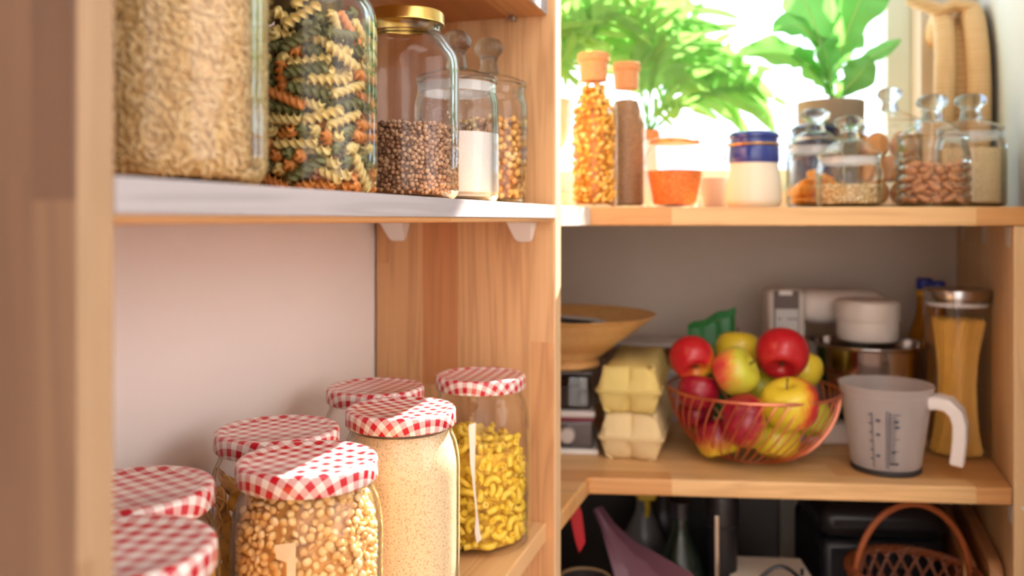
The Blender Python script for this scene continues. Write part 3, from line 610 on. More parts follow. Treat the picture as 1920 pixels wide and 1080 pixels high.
tag(MB().prism([loc2(p) for p in (pa, pb, pb + out_, pa + out_)], EYE + .018 - TH + .001, EYE + .0172).build('sunlit_end_edge', M_tongue, top_s, smooth=False), 'pale sawn end edge with sunlight put into its colour')  # strip added along the sawn end; the sun on it is in its colour
low_s = MB().prism(poly2(-.001), EYE - .355 - .0235, EYE - .355).build('shelf', M_shelf_r, corner, smooth=False, bevel=.003)
bot_s = MB().prism(poly2(-.001), EYE - .70, EYE - .678).build('shelf', M_shelf_r, corner, smooth=False, bevel=.002)
rq = [loc2(p) for p in (B2, B2 + D2 * .030, C2 + D2 * .030 - DR * .002, C2 - DR * .002)]
rp = MB().prism(rq, 0.001, EYE + .018 - TH - .0005)
# grain across the panel follows its depth: give it local axes of its own
rp = rp.build('upright_panel', M_panel_r, corner, smooth=False, bevel=.0015)
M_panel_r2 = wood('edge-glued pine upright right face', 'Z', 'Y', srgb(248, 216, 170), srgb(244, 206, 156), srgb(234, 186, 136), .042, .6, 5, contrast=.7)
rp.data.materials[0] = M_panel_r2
nrm = Vector((-DR.y, DR.x, 0)).normalized()      # into the bay
def local_mat(p, xaxis):
    q = INV @ Vector((p.x, p.y, 0)); a = math.atan2(xaxis.y, xaxis.x) - ROT2
    return Matrix.Translation((q.x, q.y, EYE + p.z)) @ Matrix.Rotation(a, 4, 'Z')
for t, h in ((.035, .018 - TH - .0004), (.20, .018 - TH - .0004), (.40, .018 - TH - .0004), (.02, -.355 - .0239)):
    p = B2 + DR * t + nrm * .0006; p.z = h
    bracket(corner, local_mat(p, -DR.normalized()) @ Matrix.Scale(1.25, 4))
# ------------------------------------------------------------------ jars of the left shelves
def gingham_lid(parent, R=.0500, z0=.1700, h=.0150, rot=0.0):
    prof = [(0, h - .0016), (R * .80, h - .0016), (R * .845, h - .0004), (R * .90, h), (R * .965, h - .0003), (R * .988, h - .0014), (R * .999, h - .0034), (R, h - .006), (R, .0012), (R - .0009, 0), (R - .0022, .0004)]
    seg = 96
    mb = MB().lathe(prof, seg)
    o = mb.build('lid', M_ging, parent, angle=50)
    # the print was laid flat over top and rim: unroll the profile
    arc = {}
    s, prev = 0, prof[0]
    tab = []
    for r, z in prof:
        s += math.hypot(r - prev[0], z - prev[1]); prev = (r, z); tab.append((r, z, s))
    uv = o.data.uv_layers.new(name='UVMap')
    co = [v.co for v in o.data.vertices]
    def un(v):
        r = math.hypot(v.x, v.y)
        best = min(tab, key=lambda q: (q[0] - r) ** 2 + (q[1] - v.z) ** 2)
        a = math.atan2(v.y, v.x) + rot
        return (best[2] * math.cos(a) + .003, best[2] * math.sin(a) + .001)
    for l in o.data.loops: uv.data[l.index].uv = un(co[l.vertex_index])
    o.location.z = z0
    return o

GJ = fillet([(0, .003), (.040, .0015), (.0465, 0), (.0535, .004), (.0535, .138), (.0505, .154), (.0462, .163), (.0462, .1685), (.0478, .1695), (.0478, .174), (.0455, .180)], [0, .003, .003, .006, .02, .012, .004, .002, .001, .001, 0], 6)
def gj_r(z):
    return .0535 if z < .136 else max(.0455, .0535 - (z - .136) * .27) if z > .004 else .049
def gingham_jar(px, Z, label, rot, size=1.0):
    p = ground(px, Z, SHELF_LOW)
    t = thing('gingham_lid_jar', label, 'jar', p, 0, 'big glass jars with red gingham lids')
    MB().lathe(shell(GJ, .0022), 72).build('glass_body', M_glass, t, angle=60)
    gingham_lid(t, rot=rot)
    return t, p

def surf(r, pts, parent, name, m, off=.0005, th=.0004, n=6):
    """a thin patch stuck on a round wall: pts are (angle, z) outline"""
    mb = MB()
    v = [((r + off) * math.cos(a), (r + off) * math.sin(a), z) for a, z in pts] + [((r + off + th) * math.cos(a), (r + off + th) * math.sin(a), z) for a, z in pts]
    k = len(pts)
    mb.add(v, [tuple(range(k)), tuple(range(2 * k - 1, k - 1, -1))] + [(i, k + i, k + (i + 1) % k, (i + 1) % k) for i in range(k)])
    return mb.build(name, m, parent)

def stuff(me, name, m, loc, label, cat, smooth=True):
    o = link(name, me, m, None, smooth, 0)
    o.location = loc
    return tag(o, label, cat, kind='stuff')

def heap(name, label, cat, loc, m, prof, Rfun, z0, z1, d, tmpl, wob=.5, top=True, tries=40, core=.55):
    P, N = wall_grains(Rfun, z0, z1, d, .5, tries, top)
    me = scatter_mesh(name, tmpl[0], tmpl[1], P, rand_rot(len(P), N, wob), .88 + .24 * RNG.random(len(P)))
    cz = [(0, z0 + .0005), (Rfun(z0 + .004) - d * .9, z0 + .0005)] + [(Rfun(z0 + (z1 - z0) * k / 8) - d * .9, z0 + (z1 - d * .6 - z0) * k / 8) for k in range(1, 9)] + [(0, z1 - d * .6)]
    join_core(me, cz)
    return stuff(me, name, m, loc, label, cat)

# front jar: split peas
jar_p, p = gingham_jar(577, .613, 'gingham lidded jar full of yellow split peas at the front of the lower shelf', .62)
M_peas = grains('split peas', [(0, srgb(206, 150, 84)), (.2, srgb(230, 184, 116)), (.6, srgb(240, 204, 144)), (.85, srgb(234, 186, 112)), (1, srgb(246, 218, 168))], .42)
pea_t = sphere_t(2, 0, .0032, .0032, .0020)
heap('split_peas', 'yellow split peas filling the front gingham lidded jar', 'split peas', p, M_peas, None, lambda z: gj_r(z) - .0032, .0035, .168, .0057, pea_t, .75, tries=40)
M_tape = plain('old paper label', (238, 216, 178), .7, Alpha=.8)
fa = math.atan2(-p.y, -p.x)
zt = .1855 - .170
lab = surf(.0535, [(fa - .40, .142), (fa - .14, .144), (fa - .14, .050), (fa - .25, .050), (fa - .25, .131), (fa - .38, .133)], jar_p, 'label_residue', M_tape)
tag(lab, 'torn strip of old paper label')
# middle jar: semolina / bran
jar_s, p = gingham_jar(752, .777, 'gingham lidded jar full of pale beige bran, half lit by the sun', .95)
M_bran = powder('bran', (200, 164, 120), (230, 204, 164), 520, .36, .5, .85, .3)
def fill_prof(R, z0, z1, rf, n=24, dome=.002, sink=.0030):
    out = [(0, z0)] + [(max(rf(z0 + .001) - sink - .004, .01), z0)] + [(rf(z0 + (z1 - z0) * k / n) - sink, z0 + (z1 - z0) * max(k / n, .02)) for k in range(0, n + 1)] + [(R * .5, z1 + dome), (0, z1 + dome * 1.3)]
    return out
def fill(name, label, cat, loc, m, rf, z0, z1, R=.05, dome=.002, seg=64):
    mb = MB().lathe(fill_prof(R, z0, z1, rf, dome=dome), seg)
    o = mb.build(name, m, None, angle=50)
    o.location = loc
    return tag(o, label, cat, kind='stuff')
fill('oat_bran', 'pale beige bran filling the gingham lidded jar behind the split peas', 'bran', p, M_bran, gj_r, .003, .166, .045)
# macaroni jar at the right end
jar_m, pm = gingham_jar(901, .945, 'gingham lidded jar two thirds full of macaroni by the pine upright', .25)
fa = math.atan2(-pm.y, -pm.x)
M_sun_patch = plain('white sun patch', (244, 236, 226), .6)  # sunlight on the jar, modelled as a thin white strip
q = surf(.0535, [(fa - .23, .141), (fa - .09, .144), (fa - .11, .085), (fa - .06, .05), (fa - .01, .03), (fa + .02, .022), (fa - .07, .018), (fa - .11, .028), (fa - .09, .05), (fa - .16, .085), (fa - .20, .10)], jar_m, 'sun_patch', M_sun_patch)
tag(q, 'patch of sunlight modelled as a thin white strip')
# back row and the two at the left
jar_c, pc = gingham_jar(521, .700, 'gingham lidded jar of corn flakes in the back row behind the split peas', .5)
jar_e, pe = gingham_jar(704, .878, 'gingham lidded jar in the back row, farthest in the corner by the upright', .35)
pl6 = Vector((-.2425, .545, EYE + SHELF_LOW)); pl7 = Vector((-.2065, .4455, EYE + SHELF_LOW))
def gingham_at(p, label, rot):
    t = thing('gingham_lid_jar', label, 'jar', p, 0, 'big glass jars with red gingham lids')
    MB().lathe(shell(GJ, .0022), 72).build('glass_body', M_glass, t, angle=60); gingham_lid(t, rot=rot)
    return t
gingham_at(pl6, 'gingham lidded jar of golden flakes half hidden at the left against the wall', .72)
gingham_at(pl7, 'nearest gingham lidded jar at the left end, cut by the bottom of the photo', .12)
M_gold_fl = powder('golden oats', (176, 116, 48), (226, 172, 92), 160, .4, .6, .6, .8)
fill('golden_flakes', 'golden flakes inside the left jar against the wall', 'flakes', pl6, M_gold_fl, gj_r, .003, .150)
fill('brown_flakes', 'golden brown flakes inside the nearest left jar', 'flakes', pl7, M_gold_fl, gj_r, .003, .140)
M_beige = powder('beige flour', (196, 170, 140), (216, 192, 160), 500, .4, .6)
fill('ground_oats', 'pale ground oats low in the farthest corner jar', 'oats', pe, M_beige, gj_r, .003, .120)
# corn flakes, each its own
def flake_mesh():
    bm = bmesh.new()
    bmesh.ops.create_grid(bm, x_segments=7, y_segments=7, size=1)
    for v in bm.verts:
        x, y = v.co.x, v.co.y
        s = math.sqrt(max(1 - y * y / 2, 0)), math.sqrt(max(1 - x * x / 2, 0))
        X, Y = x * s[0], y * s[1]
        v.co = Vector((X * .0125, Y * .0095, .0042 * X * X + .003 * Y * Y - .0012 * math.sin(5 * X + 2 * Y)))
    g = bmesh.ops.extrude_face_region(bm, geom=bm.faces[:])
    for e in g['geom']:
        if isinstance(e, bmesh.types.BMVert): e.co.z += .0011
    bmesh.ops.recalc_face_normals(bm, faces=bm.faces)
    me = bpy.data.meshes.new('corn_flake'); bm.to_mesh(me); bm.free()
    me.materials.append(plain('corn flake', (236, 178, 76), .5, var=.18, scale=160, bump=.4))
    me.polygons.foreach_set('use_smooth', [True] * len(me.polygons))
    return me
fl_me = flake_mesh()
first = None
k = 0
front = math.atan2(-pc.y, -pc.x)
for ring in range(13):
    for j in range(5):
        a = front - 1.55 + j * .56 + (ring % 2) * .25 + random.uniform(-.1, .1)
        z = .014 + ring * .0112 + random.uniform(-.003, .003)
        r = gj_r(z) - .0085 - random.uniform(0, .003)
        o = bpy.data.objects.new('corn_flake', fl_me) if first is None else first.copy()
        COL.objects.link(o); first = first or o
        o.location = pc + Vector((r * math.cos(a), r * math.sin(a), z))
        n = Vector((math.cos(a), math.sin(a), random.uniform(-.4, .4)))
        o.rotation_mode = 'QUATERNION'
        o.rotation_quaternion = n.to_track_quat('Z', 'Y') @ Quaternion((0, 0, 1), random.uniform(0, 6.3))
        tag(o, 'corn flake inside the back row jar behind the split peas', 'corn flake', 'corn flakes in the back row jar')
M_corn_core = powder('corn flake heap', (150, 92, 28), (206, 146, 60), 90, .4, .6, .6, .8)
fill('corn_flake_heap', 'inner heap of corn flakes behind the flakes at the glass', 'corn flakes', pc, M_corn_core, lambda z: gj_r(z) - .016, .004, .155, .03)

def place(data, loc, mesh_of, name, label_of, cat, group_of):
    """one object per piece from packed positions 'x y z qw qx qy qz' (0.1 mm, 1/100)"""
    firsts = {}
    for i, row in enumerate(data.split(',')):
        a = [int(v) for v in row.split()]
        kind = mesh_of(i)
        me = kind[0]
        if kind[1] not in firsts:
            o = bpy.data.objects.new(name, me); firsts[kind[1]] = o
        else:
            o = firsts[kind[1]].copy()
        COL.objects.link(o)
        o.location = loc + Vector((a[0], a[1], a[2])) / 10000
        o.rotation_mode = 'QUATERNION'
        o.rotation_quaternion = Quaternion([v / 100 for v in a[3:]]).normalized()
        tag(o, label_of(kind[1]), cat, group_of(kind[1]))

# macaroni elbows
def elbow_mesh():
    n, sg, R, r, ri = 9, 9, .0072, .0036, .0019
    bm = bmesh.new(); rows = []
    cy = R * np.mean([math.cos(math.radians(-75 + 150 * i / 4)) for i in range(5)])
    for i in range(n):
        a = math.radians(-78 + 156 * i / (n - 1))
        c = Vector((R * math.sin(a), R * math.cos(a) - cy, 0)); e1 = Vector((math.sin(a), math.cos(a), 0)); e2 = Vector((0, 0, 1))
        rows.append([bm.verts.new(c + (e1 * math.cos(2 * PI * k / sg) + e2 * math.sin(2 * PI * k / sg)) * r) for k in range(sg)])
    for s in (0, n - 1):                          # short inner bores
        a = math.radians(-78 + 156 * s / (n - 1)); b = a + (.25 if s == 0 else -.25)
        inner = []
        for ang in (a, b):
            c = Vector((R * math.sin(ang), R * math.cos(ang) - cy, 0)); e1 = Vector((math.sin(ang), math.cos(ang), 0))
            inner.append([bm.verts.new(c + (e1 * math.cos(2 * PI * k / sg) + Vector((0, 0, 1)) * math.sin(2 * PI * k / sg)) * ri) for k in range(sg)])
        for A, B in ((rows[s], inner[0]), (inner[0], inner[1])):
            for k in range(sg): bm.faces.new((A[k], A[(k + 1) % sg], B[(k + 1) % sg], B[k]))
        bm.faces.new(inner[1])
    for A, B in zip(rows, rows[1:]):
        for k in range(sg): bm.faces.new((A[k], A[(k + 1) % sg], B[(k + 1) % sg], B[k]))
    bmesh.ops.recalc_face_normals(bm, faces=bm.faces)
    me = bpy.data.meshes.new('macaroni'); bm.to_mesh(me); bm.free()
    me.materials.append(plain('dry macaroni', (240, 202, 66), .4, var=.1, scale=120, Subsurface_Weight=.15, Subsurface_Scale=.004))
    me.polygons.foreach_set('use_smooth', [True] * len(me.polygons)); me.set_sharp_from_angle(angle=.9)
    return me
el = elbow_mesh()
place(SIM['macaroni'], pm + Vector((0, 0, .002)), lambda i: (el, 0), 'macaroni', lambda k: 'yellow macaroni elbow in the gingham lidded jar by the pine upright', 'macaroni', lambda k: 'macaroni elbows in the right gingham jar')
M_mac_core = powder('macaroni heap', (190, 140, 30), (232, 188, 58), 90, .4, .6, .6, .8)
fill('macaroni_heap', 'inner heap of macaroni behind the elbows at the glass', 'macaroni', pm, M_mac_core, lambda z: gj_r(z) - .010, .004, .106, .03)

# ---- upper shelf: storage jars
UP = SHELF_MID
def on_line(uR, q):
    """centre on the shelf a distance q behind its front edge and u along it"""
    v = F2 + D1 * uR + PV * q
    return Vector((v.x, v.y, EYE + UP))
JS = fillet([(0, .004), (.034, .002), (.041, 0), (.048, .006), (.048, .120), (.046, .131), (.036, .147), (.0315, .150), (.0315, .156), (.0335, .157), (.0335, .160), (.0315, .166)], [0, .003, .003, .009, .012, .012, .008, .003, .001, .001, .001, 0], 6)
def twist_jar(p, label, sx=1.0, sz=1.0, lid=True, m=None):
    t = thing('twist_lid_jar', label, 'jar', p, 0, 'jars on the upper left shelf')
    # faint moulded panels round the shoulder
    def fr(a, r, z):
        return r * (1 - .006 * (abs(((a * 12 / (2 * PI)) % 1) - .5) < .06) * (.108 < z / sz < .128))
    MB().lathe([(r * sx, z * sz) for r, z in shell(JS, .0030)], 144, fr=fr).build('glass_body', m or M_glass2, t, angle=60)
    if lid:
        R = .0347 * sx
        l = MB().lathe([(0, .0108), (R * .84, .0108), (R * .9, .0118), (R * .97, .0112), (R, .0095), (R, .002), (R + .0005, .001), (R + .0005, 0), (R - .001, 0)], 96).build('lid', M_gold, t, angle=40)
        l.location.z = .1570 * sz
        tag(l, 'gold screw lid')
    return t
pb = Vector((-.0955, .768, EYE + UP)); pf = Vector((-.1445, .609, EYE + UP)); pr = Vector((-.1925, .458, EYE + UP))
twist_jar(pb, 'gold lidded glass jar half full of brown buckwheat on the upper shelf')
twist_jar(pf, 'tall glass jar packed with three coloured fusilli on the upper shelf', 1.0, 1.02)
JR = fillet([(0, .004), (.045, .002), (.052, 0), (.0595, .008), (.0595, .178), (.052, .193), (.042, .203), (.042, .212)], [0, .003, .003, .012, .02, .01, .005, 0], 6)
t = thing('rice_jar', 'big glass jar of long grain rice next to the left upright', 'jar', pr, 0, 'jars on the upper left shelf')
MB().lathe(shell(JR, .0032), 96).build('glass_body', M_glass2, t, angle=60)
MB().lathe([(0, .012), (.043, .012), (.045, .010), (.045, 0), (.043, 0)], 72).build('lid', M_gold, t).location.z = .2035
M_rice = grains('brown rice', [(0, srgb(206, 166, 108)), (.2, srgb(216, 180, 122)), (.6, srgb(226, 194, 138)), (1, srgb(234, 206, 156))], .45)
rice_t = sphere_t(1, 0, .0034, .00105, .00095)
heap('rice', 'long grain rice filling the big jar beside the left upright', 'rice', pr, M_rice, None, lambda z: .0560 if z < .18 else .045, .004, .194, .0030, rice_t, .25, tries=22)
M_buck = grains('buckwheat', [(0, srgb(120, 82, 58)), (.25, srgb(168, 124, 92)), (.6, srgb(190, 146, 112)), (1, srgb(212, 172, 136))], .5)
bw = sphere_t(0, 0, 1, 1, 1)
bm = bmesh.new(); bmesh.ops.create_cube(bm, size=2); bmesh.ops.subdivide_edges(bm, edges=bm.edges, cuts=1, use_grid_fill=True)
for v in bm.verts:
    v.co.normalize(); v.co *= .0021
    r = math.hypot(v.co.x, v.co.y); a = math.atan2(v.co.y, v.co.x); k = 1 + .13 * math.cos(3 * a)
    v.co.x *= k; v.co.y *= k; v.co.z *= 1.15
bm.verts.index_update()
bw = (np.array([v.co[:] for v in bm.verts]), np.array([[v.index for v in f.verts] for f in bm.faces])); bm.free()
heap('buckwheat', 'brown buckwheat filling the lower half of the gold lidded jar', 'buckwheat', pb, M_buck, None, lambda z: .0452 if z > .006 else .042, .004, .0655, .0038, bw, 1.2, tries=40)
# fusilli in three colours
def fusilli_mesh():
    n, sg = 46, 15
    Lh = .0145
    rows = []
    bm = bmesh.new()
    for i in range(n):
        x = -Lh + 2 * Lh * i / (n - 1)
        tw = 2 * PI * (x / .0160)
        env = min(1, (1 - abs(x / Lh)) * 9 + .55)
        row = []
        for k in range(sg):
            a = 2 * PI * k / sg
            r = (.0017 + .0031 * max(0, math.cos(1.5 * a) ** 2) ** 1.3) * env
            # three ribs whose crests lean, like rolled pasta
            row.append(bm.verts.new((x + .0006 * math.sin(3 * a), r * math.cos(a + tw), r * math.sin(a + tw))))
        rows.append(row)
    for A, B in zip(rows, rows[1:]):
        for k in range(sg): bm.faces.new((A[k], A[(k + 1) % sg], B[(k + 1) % sg], B[k]))
    bm.faces.new(rows[0]); bm.faces.new(rows[-1])
    bmesh.ops.recalc_face_normals(bm, faces=bm.faces)
    me = bpy.data.meshes.new('fusilli'); bm.to_mesh(me); bm.free()
    me.polygons.foreach_set('use_smooth', [True] * len(me.polygons))
    return me
fus = []
for nm, c in (('plain', (232, 206, 132)), ('tomato', (222, 142, 66)), ('spinach', (116, 118, 70))):
    me = fusilli_mesh(); me.materials.append(plain('dry fusilli ' + nm, c, .38, var=.1, scale=90, Subsurface_Weight=.12, Subsurface_Scale=.004)); fus.append(me)
names = ('pale yellow', 'orange tomato', 'dark green spinach')
seq = [random.choice((0, 0, 0, 1, 1, 2, 2)) for _ in range(400)]
place(SIM['fusilli'], pf + Vector((0, 0, .0015)), lambda i: (fus[seq[i]], seq[i]), 'fusilli', lambda k: names[k] + ' fusilli spiral packed in the tall jar on the upper shelf', 'fusilli', lambda k: names[k] + ' fusilli in the tall jar')
M_fcore = powder('fusilli heap', (60, 52, 26), (110, 92, 48), 60, .4, .6, .7, .8)
fill('fusilli_heap', 'dark inner heap of fusilli behind the spirals at the glass', 'fusilli', pf, M_fcore, lambda z: .027, .006, .138, .025)

# knob-lidded jars, shared by both shelving runs
def knob_lid(parent, R, z0, kr, kh, m=None, dome=.012):
    """domed glass lid with a collar and a solid mushroom knob; the knob is a sub-part"""
    l = MB().lathe(fillet([(R * .80, -.012), (R * .86, -.012), (R * .86, -.001), (R * 1.0, 0), (R * 1.01, .003), (R * .9, .0055), (kr * .95, dome), (kr * .7, dome + .002), (0, dome + .002)], [0, .001, .001, .001, .001, .004, .006, .001, 0], 4), 72).build('lid', M_glass, parent, angle=60)
    l.location.z = z0
    k = MB().lathe(fillet([(0, 0), (kr * .72, 0), (kr * .56, kh * .3), (kr * .60, kh * .46), (kr, kh * .62), (kr * .98, kh * .82), (kr * .6, kh * 1.0), (0, kh * 1.0)], [0, .001, .005, .005, .006, .006, .006, 0], 5), 48).build('knob', M_knob, l, angle=60)
    k.location.z = dome + .0015
    return l
def knob_jar(p, label, R, H, kr=.0165, kh=.036, group=None, ribs=0, taper=0, dome=.012, frost=False):
    t = thing('knob_lid_jar', label, 'jar', p, 0, group)
    prof = fillet([(0, .005), (R * .8, .003), (R * .9, 0), (R * (1 - taper), .006), (R, H * .5), (R, H - .022), (R * .93, H - .012), (R * .93, H - .004), (R * .97, H - .002), (R * .95, H)], [0, .002, .003, .006, .02, .008, .004, .002, .001, 0], 5)
    fr = None
    if ribs:
        prof2 = []
        for a, b in zip(prof, prof[1:]):
            k = max(1, int(abs(b[1] - a[1]) / .0012))
            prof2 += [(a[0] + (b[0] - a[0]) * i / k, a[1] + (b[1] - a[1]) * i / k) for i in range(k)]
        prof = prof2 + [prof[-1]]
        fr = lambda a, r, z: r + (.0018 * math.cos(2 * PI * z / .0135) if .012 < z < H - .03 else 0)
    MB().lathe(shell(prof, .0022), 72, fr=fr).build('glass_body', M_glass2, t, angle=60)
    if frost:
        MB().lathe([(R * .87, H - .013), (R * .885, H - .013), (R * .885, H - .003), (R * .87, H - .003), (R * .87, H - .013)], 64).build('seal', plain('silicone seal', (240, 244, 246), .3, Alpha=.4), t)
    knob_lid(t, R * .97, H, kr, kh, dome=dome)
    return t
ps = Vector((-.0565, .872, EYE + UP)); pq = Vector((-.0262, .963, EYE + UP))
knob_jar(ps, 'knob lidded glass jar of white sugar on the upper left shelf', .0430, .124, .0155, .038, 'jars on the upper left shelf', frost=True)
knob_jar(pq, 'knob lidded glass jar of dried corn and peas beside the pine upright', .0440, .134, .0165, .040, 'jars on the upper left shelf', taper=.06)
M_sugar = powder('sugar', (222, 214, 210), (234, 228, 224), 900, .4, .6, .6, .25)
o = fill('sugar', 'white sugar filling half of the knob lidded jar', 'sugar', ps, M_sugar, lambda z: .0425 if z > .008 else .037, .005, .070, .03, -.004)
# dust of sugar clinging to the glass above it, part of the same stuff
n = 260
th = RNG.uniform(0, 6.283, n); zz = .072 + RNG.random(n) ** 1.6 * .038
P = np.stack([.0403 * np.cos(th), .0403 * np.sin(th), zz], 1)
st = sphere_t(0, 0, .0005, .0005, .0005)
du = link('clinging_sugar', scatter_mesh('clinging_sugar', st[0], st[1], P, rand_rot(n), .5 + 1.0 * RNG.random(n)), M_sugar, o, True, 0)
M_corn = grains('dried corn and peas', [(0, srgb(150, 96, 40)), (.25, srgb(214, 150, 70)), (.6, srgb(236, 188, 104)), (.85, srgb(240, 206, 140)), (1, srgb(206, 130, 70))], .4)
heap('dried_peas', 'golden dried peas and corn in the last jar of the upper left shelf', 'dried peas', pq, M_corn, None, lambda z: .0412 if z > .03 else .0395, .006, .092, .0082, sphere_t(2, 0, .0042, .0039, .0036), 1.0, tries=40)
# ------------------------------------------------------------------ right, lower shelf
LOW = EYE - .355
def on_low(px, Z): return Vector(((px - 960) / FPX * Z, Z, LOW))

# wooden bowl on a small kitchen appliance
ap = thing('kitchen_appliance', 'grey and black kitchen appliance with a round knob, under the wooden bowl', 'appliance', (.042, 1.375, LOW), ROT2)
w, d = .088, .075
MB().box(-w - .006, w + .008, -d - .008, d, 0, .009).build('base_tray', M_white, ap, smooth=False, bevel=.004, seg=3)
MB().box(-w, w, -d, d, .009, .050).build('body', plain('dark grey metal', (96, 90, 92), .3, .7), ap, smooth=False, bevel=.004)
MB().box(-w - .001, w + .001, -d - .001, d + .001, .050, .055).build('stripe', plain('maroon trim', (122, 22, 52), .4), ap, smooth=False, bevel=.001)
MB().box(-w - .003, w + .003, -d - .003, d + .003, .055, .066).build('top_plate', plain('pale grey plastic', (206, 200, 198), .4), ap, smooth=False, bevel=.004, seg=3)
kb = MB().lathe([(0, .010), (.010, .010), (.0125, .007), (.0125, 0), (0, 0)], 32, Matrix.Translation((w * .55, -d, .03)) @ Matrix.Rotation(PI / 2, 4, 'X')).build('knob', plain('grey knob', (196, 192, 190), .3, .6), ap)
M_smoke = glass('smoked plastic', (120, 116, 120), rim=.5, base=.08, edge=.5)
MB().box(-w + .004, w - .004, -d + .004, d - .004, .0665, .118).build('clear_cover', M_smoke, ap, smooth=False, bevel=.006, seg=3)
MB().box(-w + .02, w - .02, -d + .02, d - .02, .067, .100).build('dark_inside', plain('dark insert', (40, 36, 40), .5), ap, smooth=False, bevel=.004)
MB().box(-w, w, -d, d, .118, .125).build('cover_lid', plain('dark lid', (52, 48, 52), .3), ap, smooth=False, bevel=.003)
M_bamboo = wood('coiled bamboo', 'Y', 'Z', srgb(236, 194, 132), srgb(228, 182, 118), srgb(216, 164, 100), .006, .9, 3, .4, .5)
bz = LOW + .1253
bowl = thing('wooden_bowl', 'wide pale wooden bowl standing on the grey appliance beside the upright', 'bowl', (.0845, 1.352, bz))
MB().lathe(fillet([(0, 0), (.052, 0), (.056, .004), (.050, .012), (.085, .040), (.141, .0815), (.143, .083), (.1395, .083), (.082, .046), (.045, .018), (0, .016)], [0, .001, .002, .004, .03, .001, .001, .002, .02, .01, 0], 6), 96).build('bowl_body', M_bamboo, bowl, angle=50)
pz = bz + .083
t = thing('phone_case', 'slim black case with a pale rim lying in the wooden bowl', 'case', (.105, 1.335, pz - .011), .35)
M45 = Matrix.Rotation(.12, 4, 'Y')
MB().box(-.036, .036, -.02, .02, -.004, .004, M45).build('case_body', M_black, t, smooth=False, bevel=.003)
MB().box(-.0365, .0365, -.0205, .0205, .0042, .0062, M45).build('pale_rim', plain('silver trim', (206, 204, 206), .3, .5), t, smooth=False, bevel=.0008)
o = MB().lathe(fillet([(0, 0), (.017, 0), (.018, .006), (.012, .011), (0, .012)], .003, 4), 32).build('plastic_cap', M_white)
o.location = (.133, 1.310, pz - .022)
tag(o, 'white plastic cap lying in the wooden bowl', 'cap')

# egg cartons
def carton(p, rz, label, c):
    t = thing('egg_carton', label, 'egg carton', p, rz, 'stacked egg cartons')
    m = plain('pulp board ' + label[:6], c, .9, var=.05, scale=60, bump=.5)
    Wd, Ln, cups = .049, .25, 5
    outline = []
    rc_ = .011
    def side(x0, y0, x1, y1, nx_, ny_, cnt):
        for k in range(cnt):
            s = k / cnt
            outline.append((x0 + (x1 - x0) * s, y0 + (y1 - y0) * s, nx_, ny_))
    def corner_arc(cx, cy, a0):
        for k in range(6):
            a = a0 + PI / 2 * k / 6
            outline.append((cx + rc_ * math.cos(a), cy + rc_ * math.sin(a), math.cos(a), math.sin(a)))
    side(-Wd + rc_, 0, Wd - rc_, 0, 0, -1, 30); corner_arc(Wd - rc_, rc_, -PI / 2)
    side(Wd, rc_, Wd, Ln - rc_, 1, 0, 80); corner_arc(Wd - rc_, Ln - rc_, 0)
    side(Wd - rc_, Ln, -Wd + rc_, Ln, 0, 1, 30); corner_arc(-Wd + rc_, Ln - rc_, PI / 2)
    side(-Wd, Ln - rc_, -Wd, rc_, -1, 0, 80); corner_arc(-Wd + rc_, rc_, PI)
    def tray(z0, z1, sgn, name):
        """pulp shell: full outline at the seam flange, drawn in towards its far face, dented between the egg cups"""
        mb = MB()
        lev = 10
        rows = [[(cx, cy, z0) for (cx, cy, a, b) in outline], [(cx, cy, z0 + sgn * .0016) for (cx, cy, a, b) in outline]]
        for l in range(lev + 1):
            q = l / lev
            row = []
            for (cx, cy, nx_, ny_) in outline:
                if abs(ny_) > .98: w_ = (abs(cx) - Wd * .48) / (Wd * .50)
                elif abs(nx_) > .98: w_ = (((cy / Ln * cups) % 1.0) - .5) * 2
                else: w_ = .9
                dome = math.sqrt(max(0, 1 - min(1, w_ * w_)))
                ins = .0032 + .0055 * q + .0110 * (1 - math.sqrt(max(0, 1 - .96 * q * q))) + (1 - dome) * .0115 * min(1, q * 2.5 + .1)
                row.append((cx - nx_ * ins, cy - ny_ * ins, z0 + sgn * .0016 + (z1 - z0 - sgn * .0016) * (1 - (1 - q) ** 1.25)))
            rows.append(row)
        n = len(outline)
        v = [p for r in rows for p in r]
        f = []
        for r in range(len(rows) - 1):
            for k in range(n):
                f.append((r * n + k, r * n + (k + 1) % n, (r + 1) * n + (k + 1) % n, (r + 1) * n + k))
        f.append(tuple((len(rows) - 1) * n + k for k in range(n)))
        f.append(tuple(range(n)))
        mb.add(v, f)
        return mb.build(name, m, t, angle=65)
    tray(.0330, .0005, -1, 'carton_base')
    tray(.0334, .0685, 1, 'carton_lid')
    return t
rc = math.atan2(-.26, 1)
carton(on_low(1181, 1.250), rc, 'paler beige egg carton at the bottom of the stack beside the wire bowl', (232, 208, 158))
q = on_low(1177, 1.250); q.z += .0690
carton(q, rc + .02, 'yellow egg carton lying on top of the paler one', (226, 204, 128))

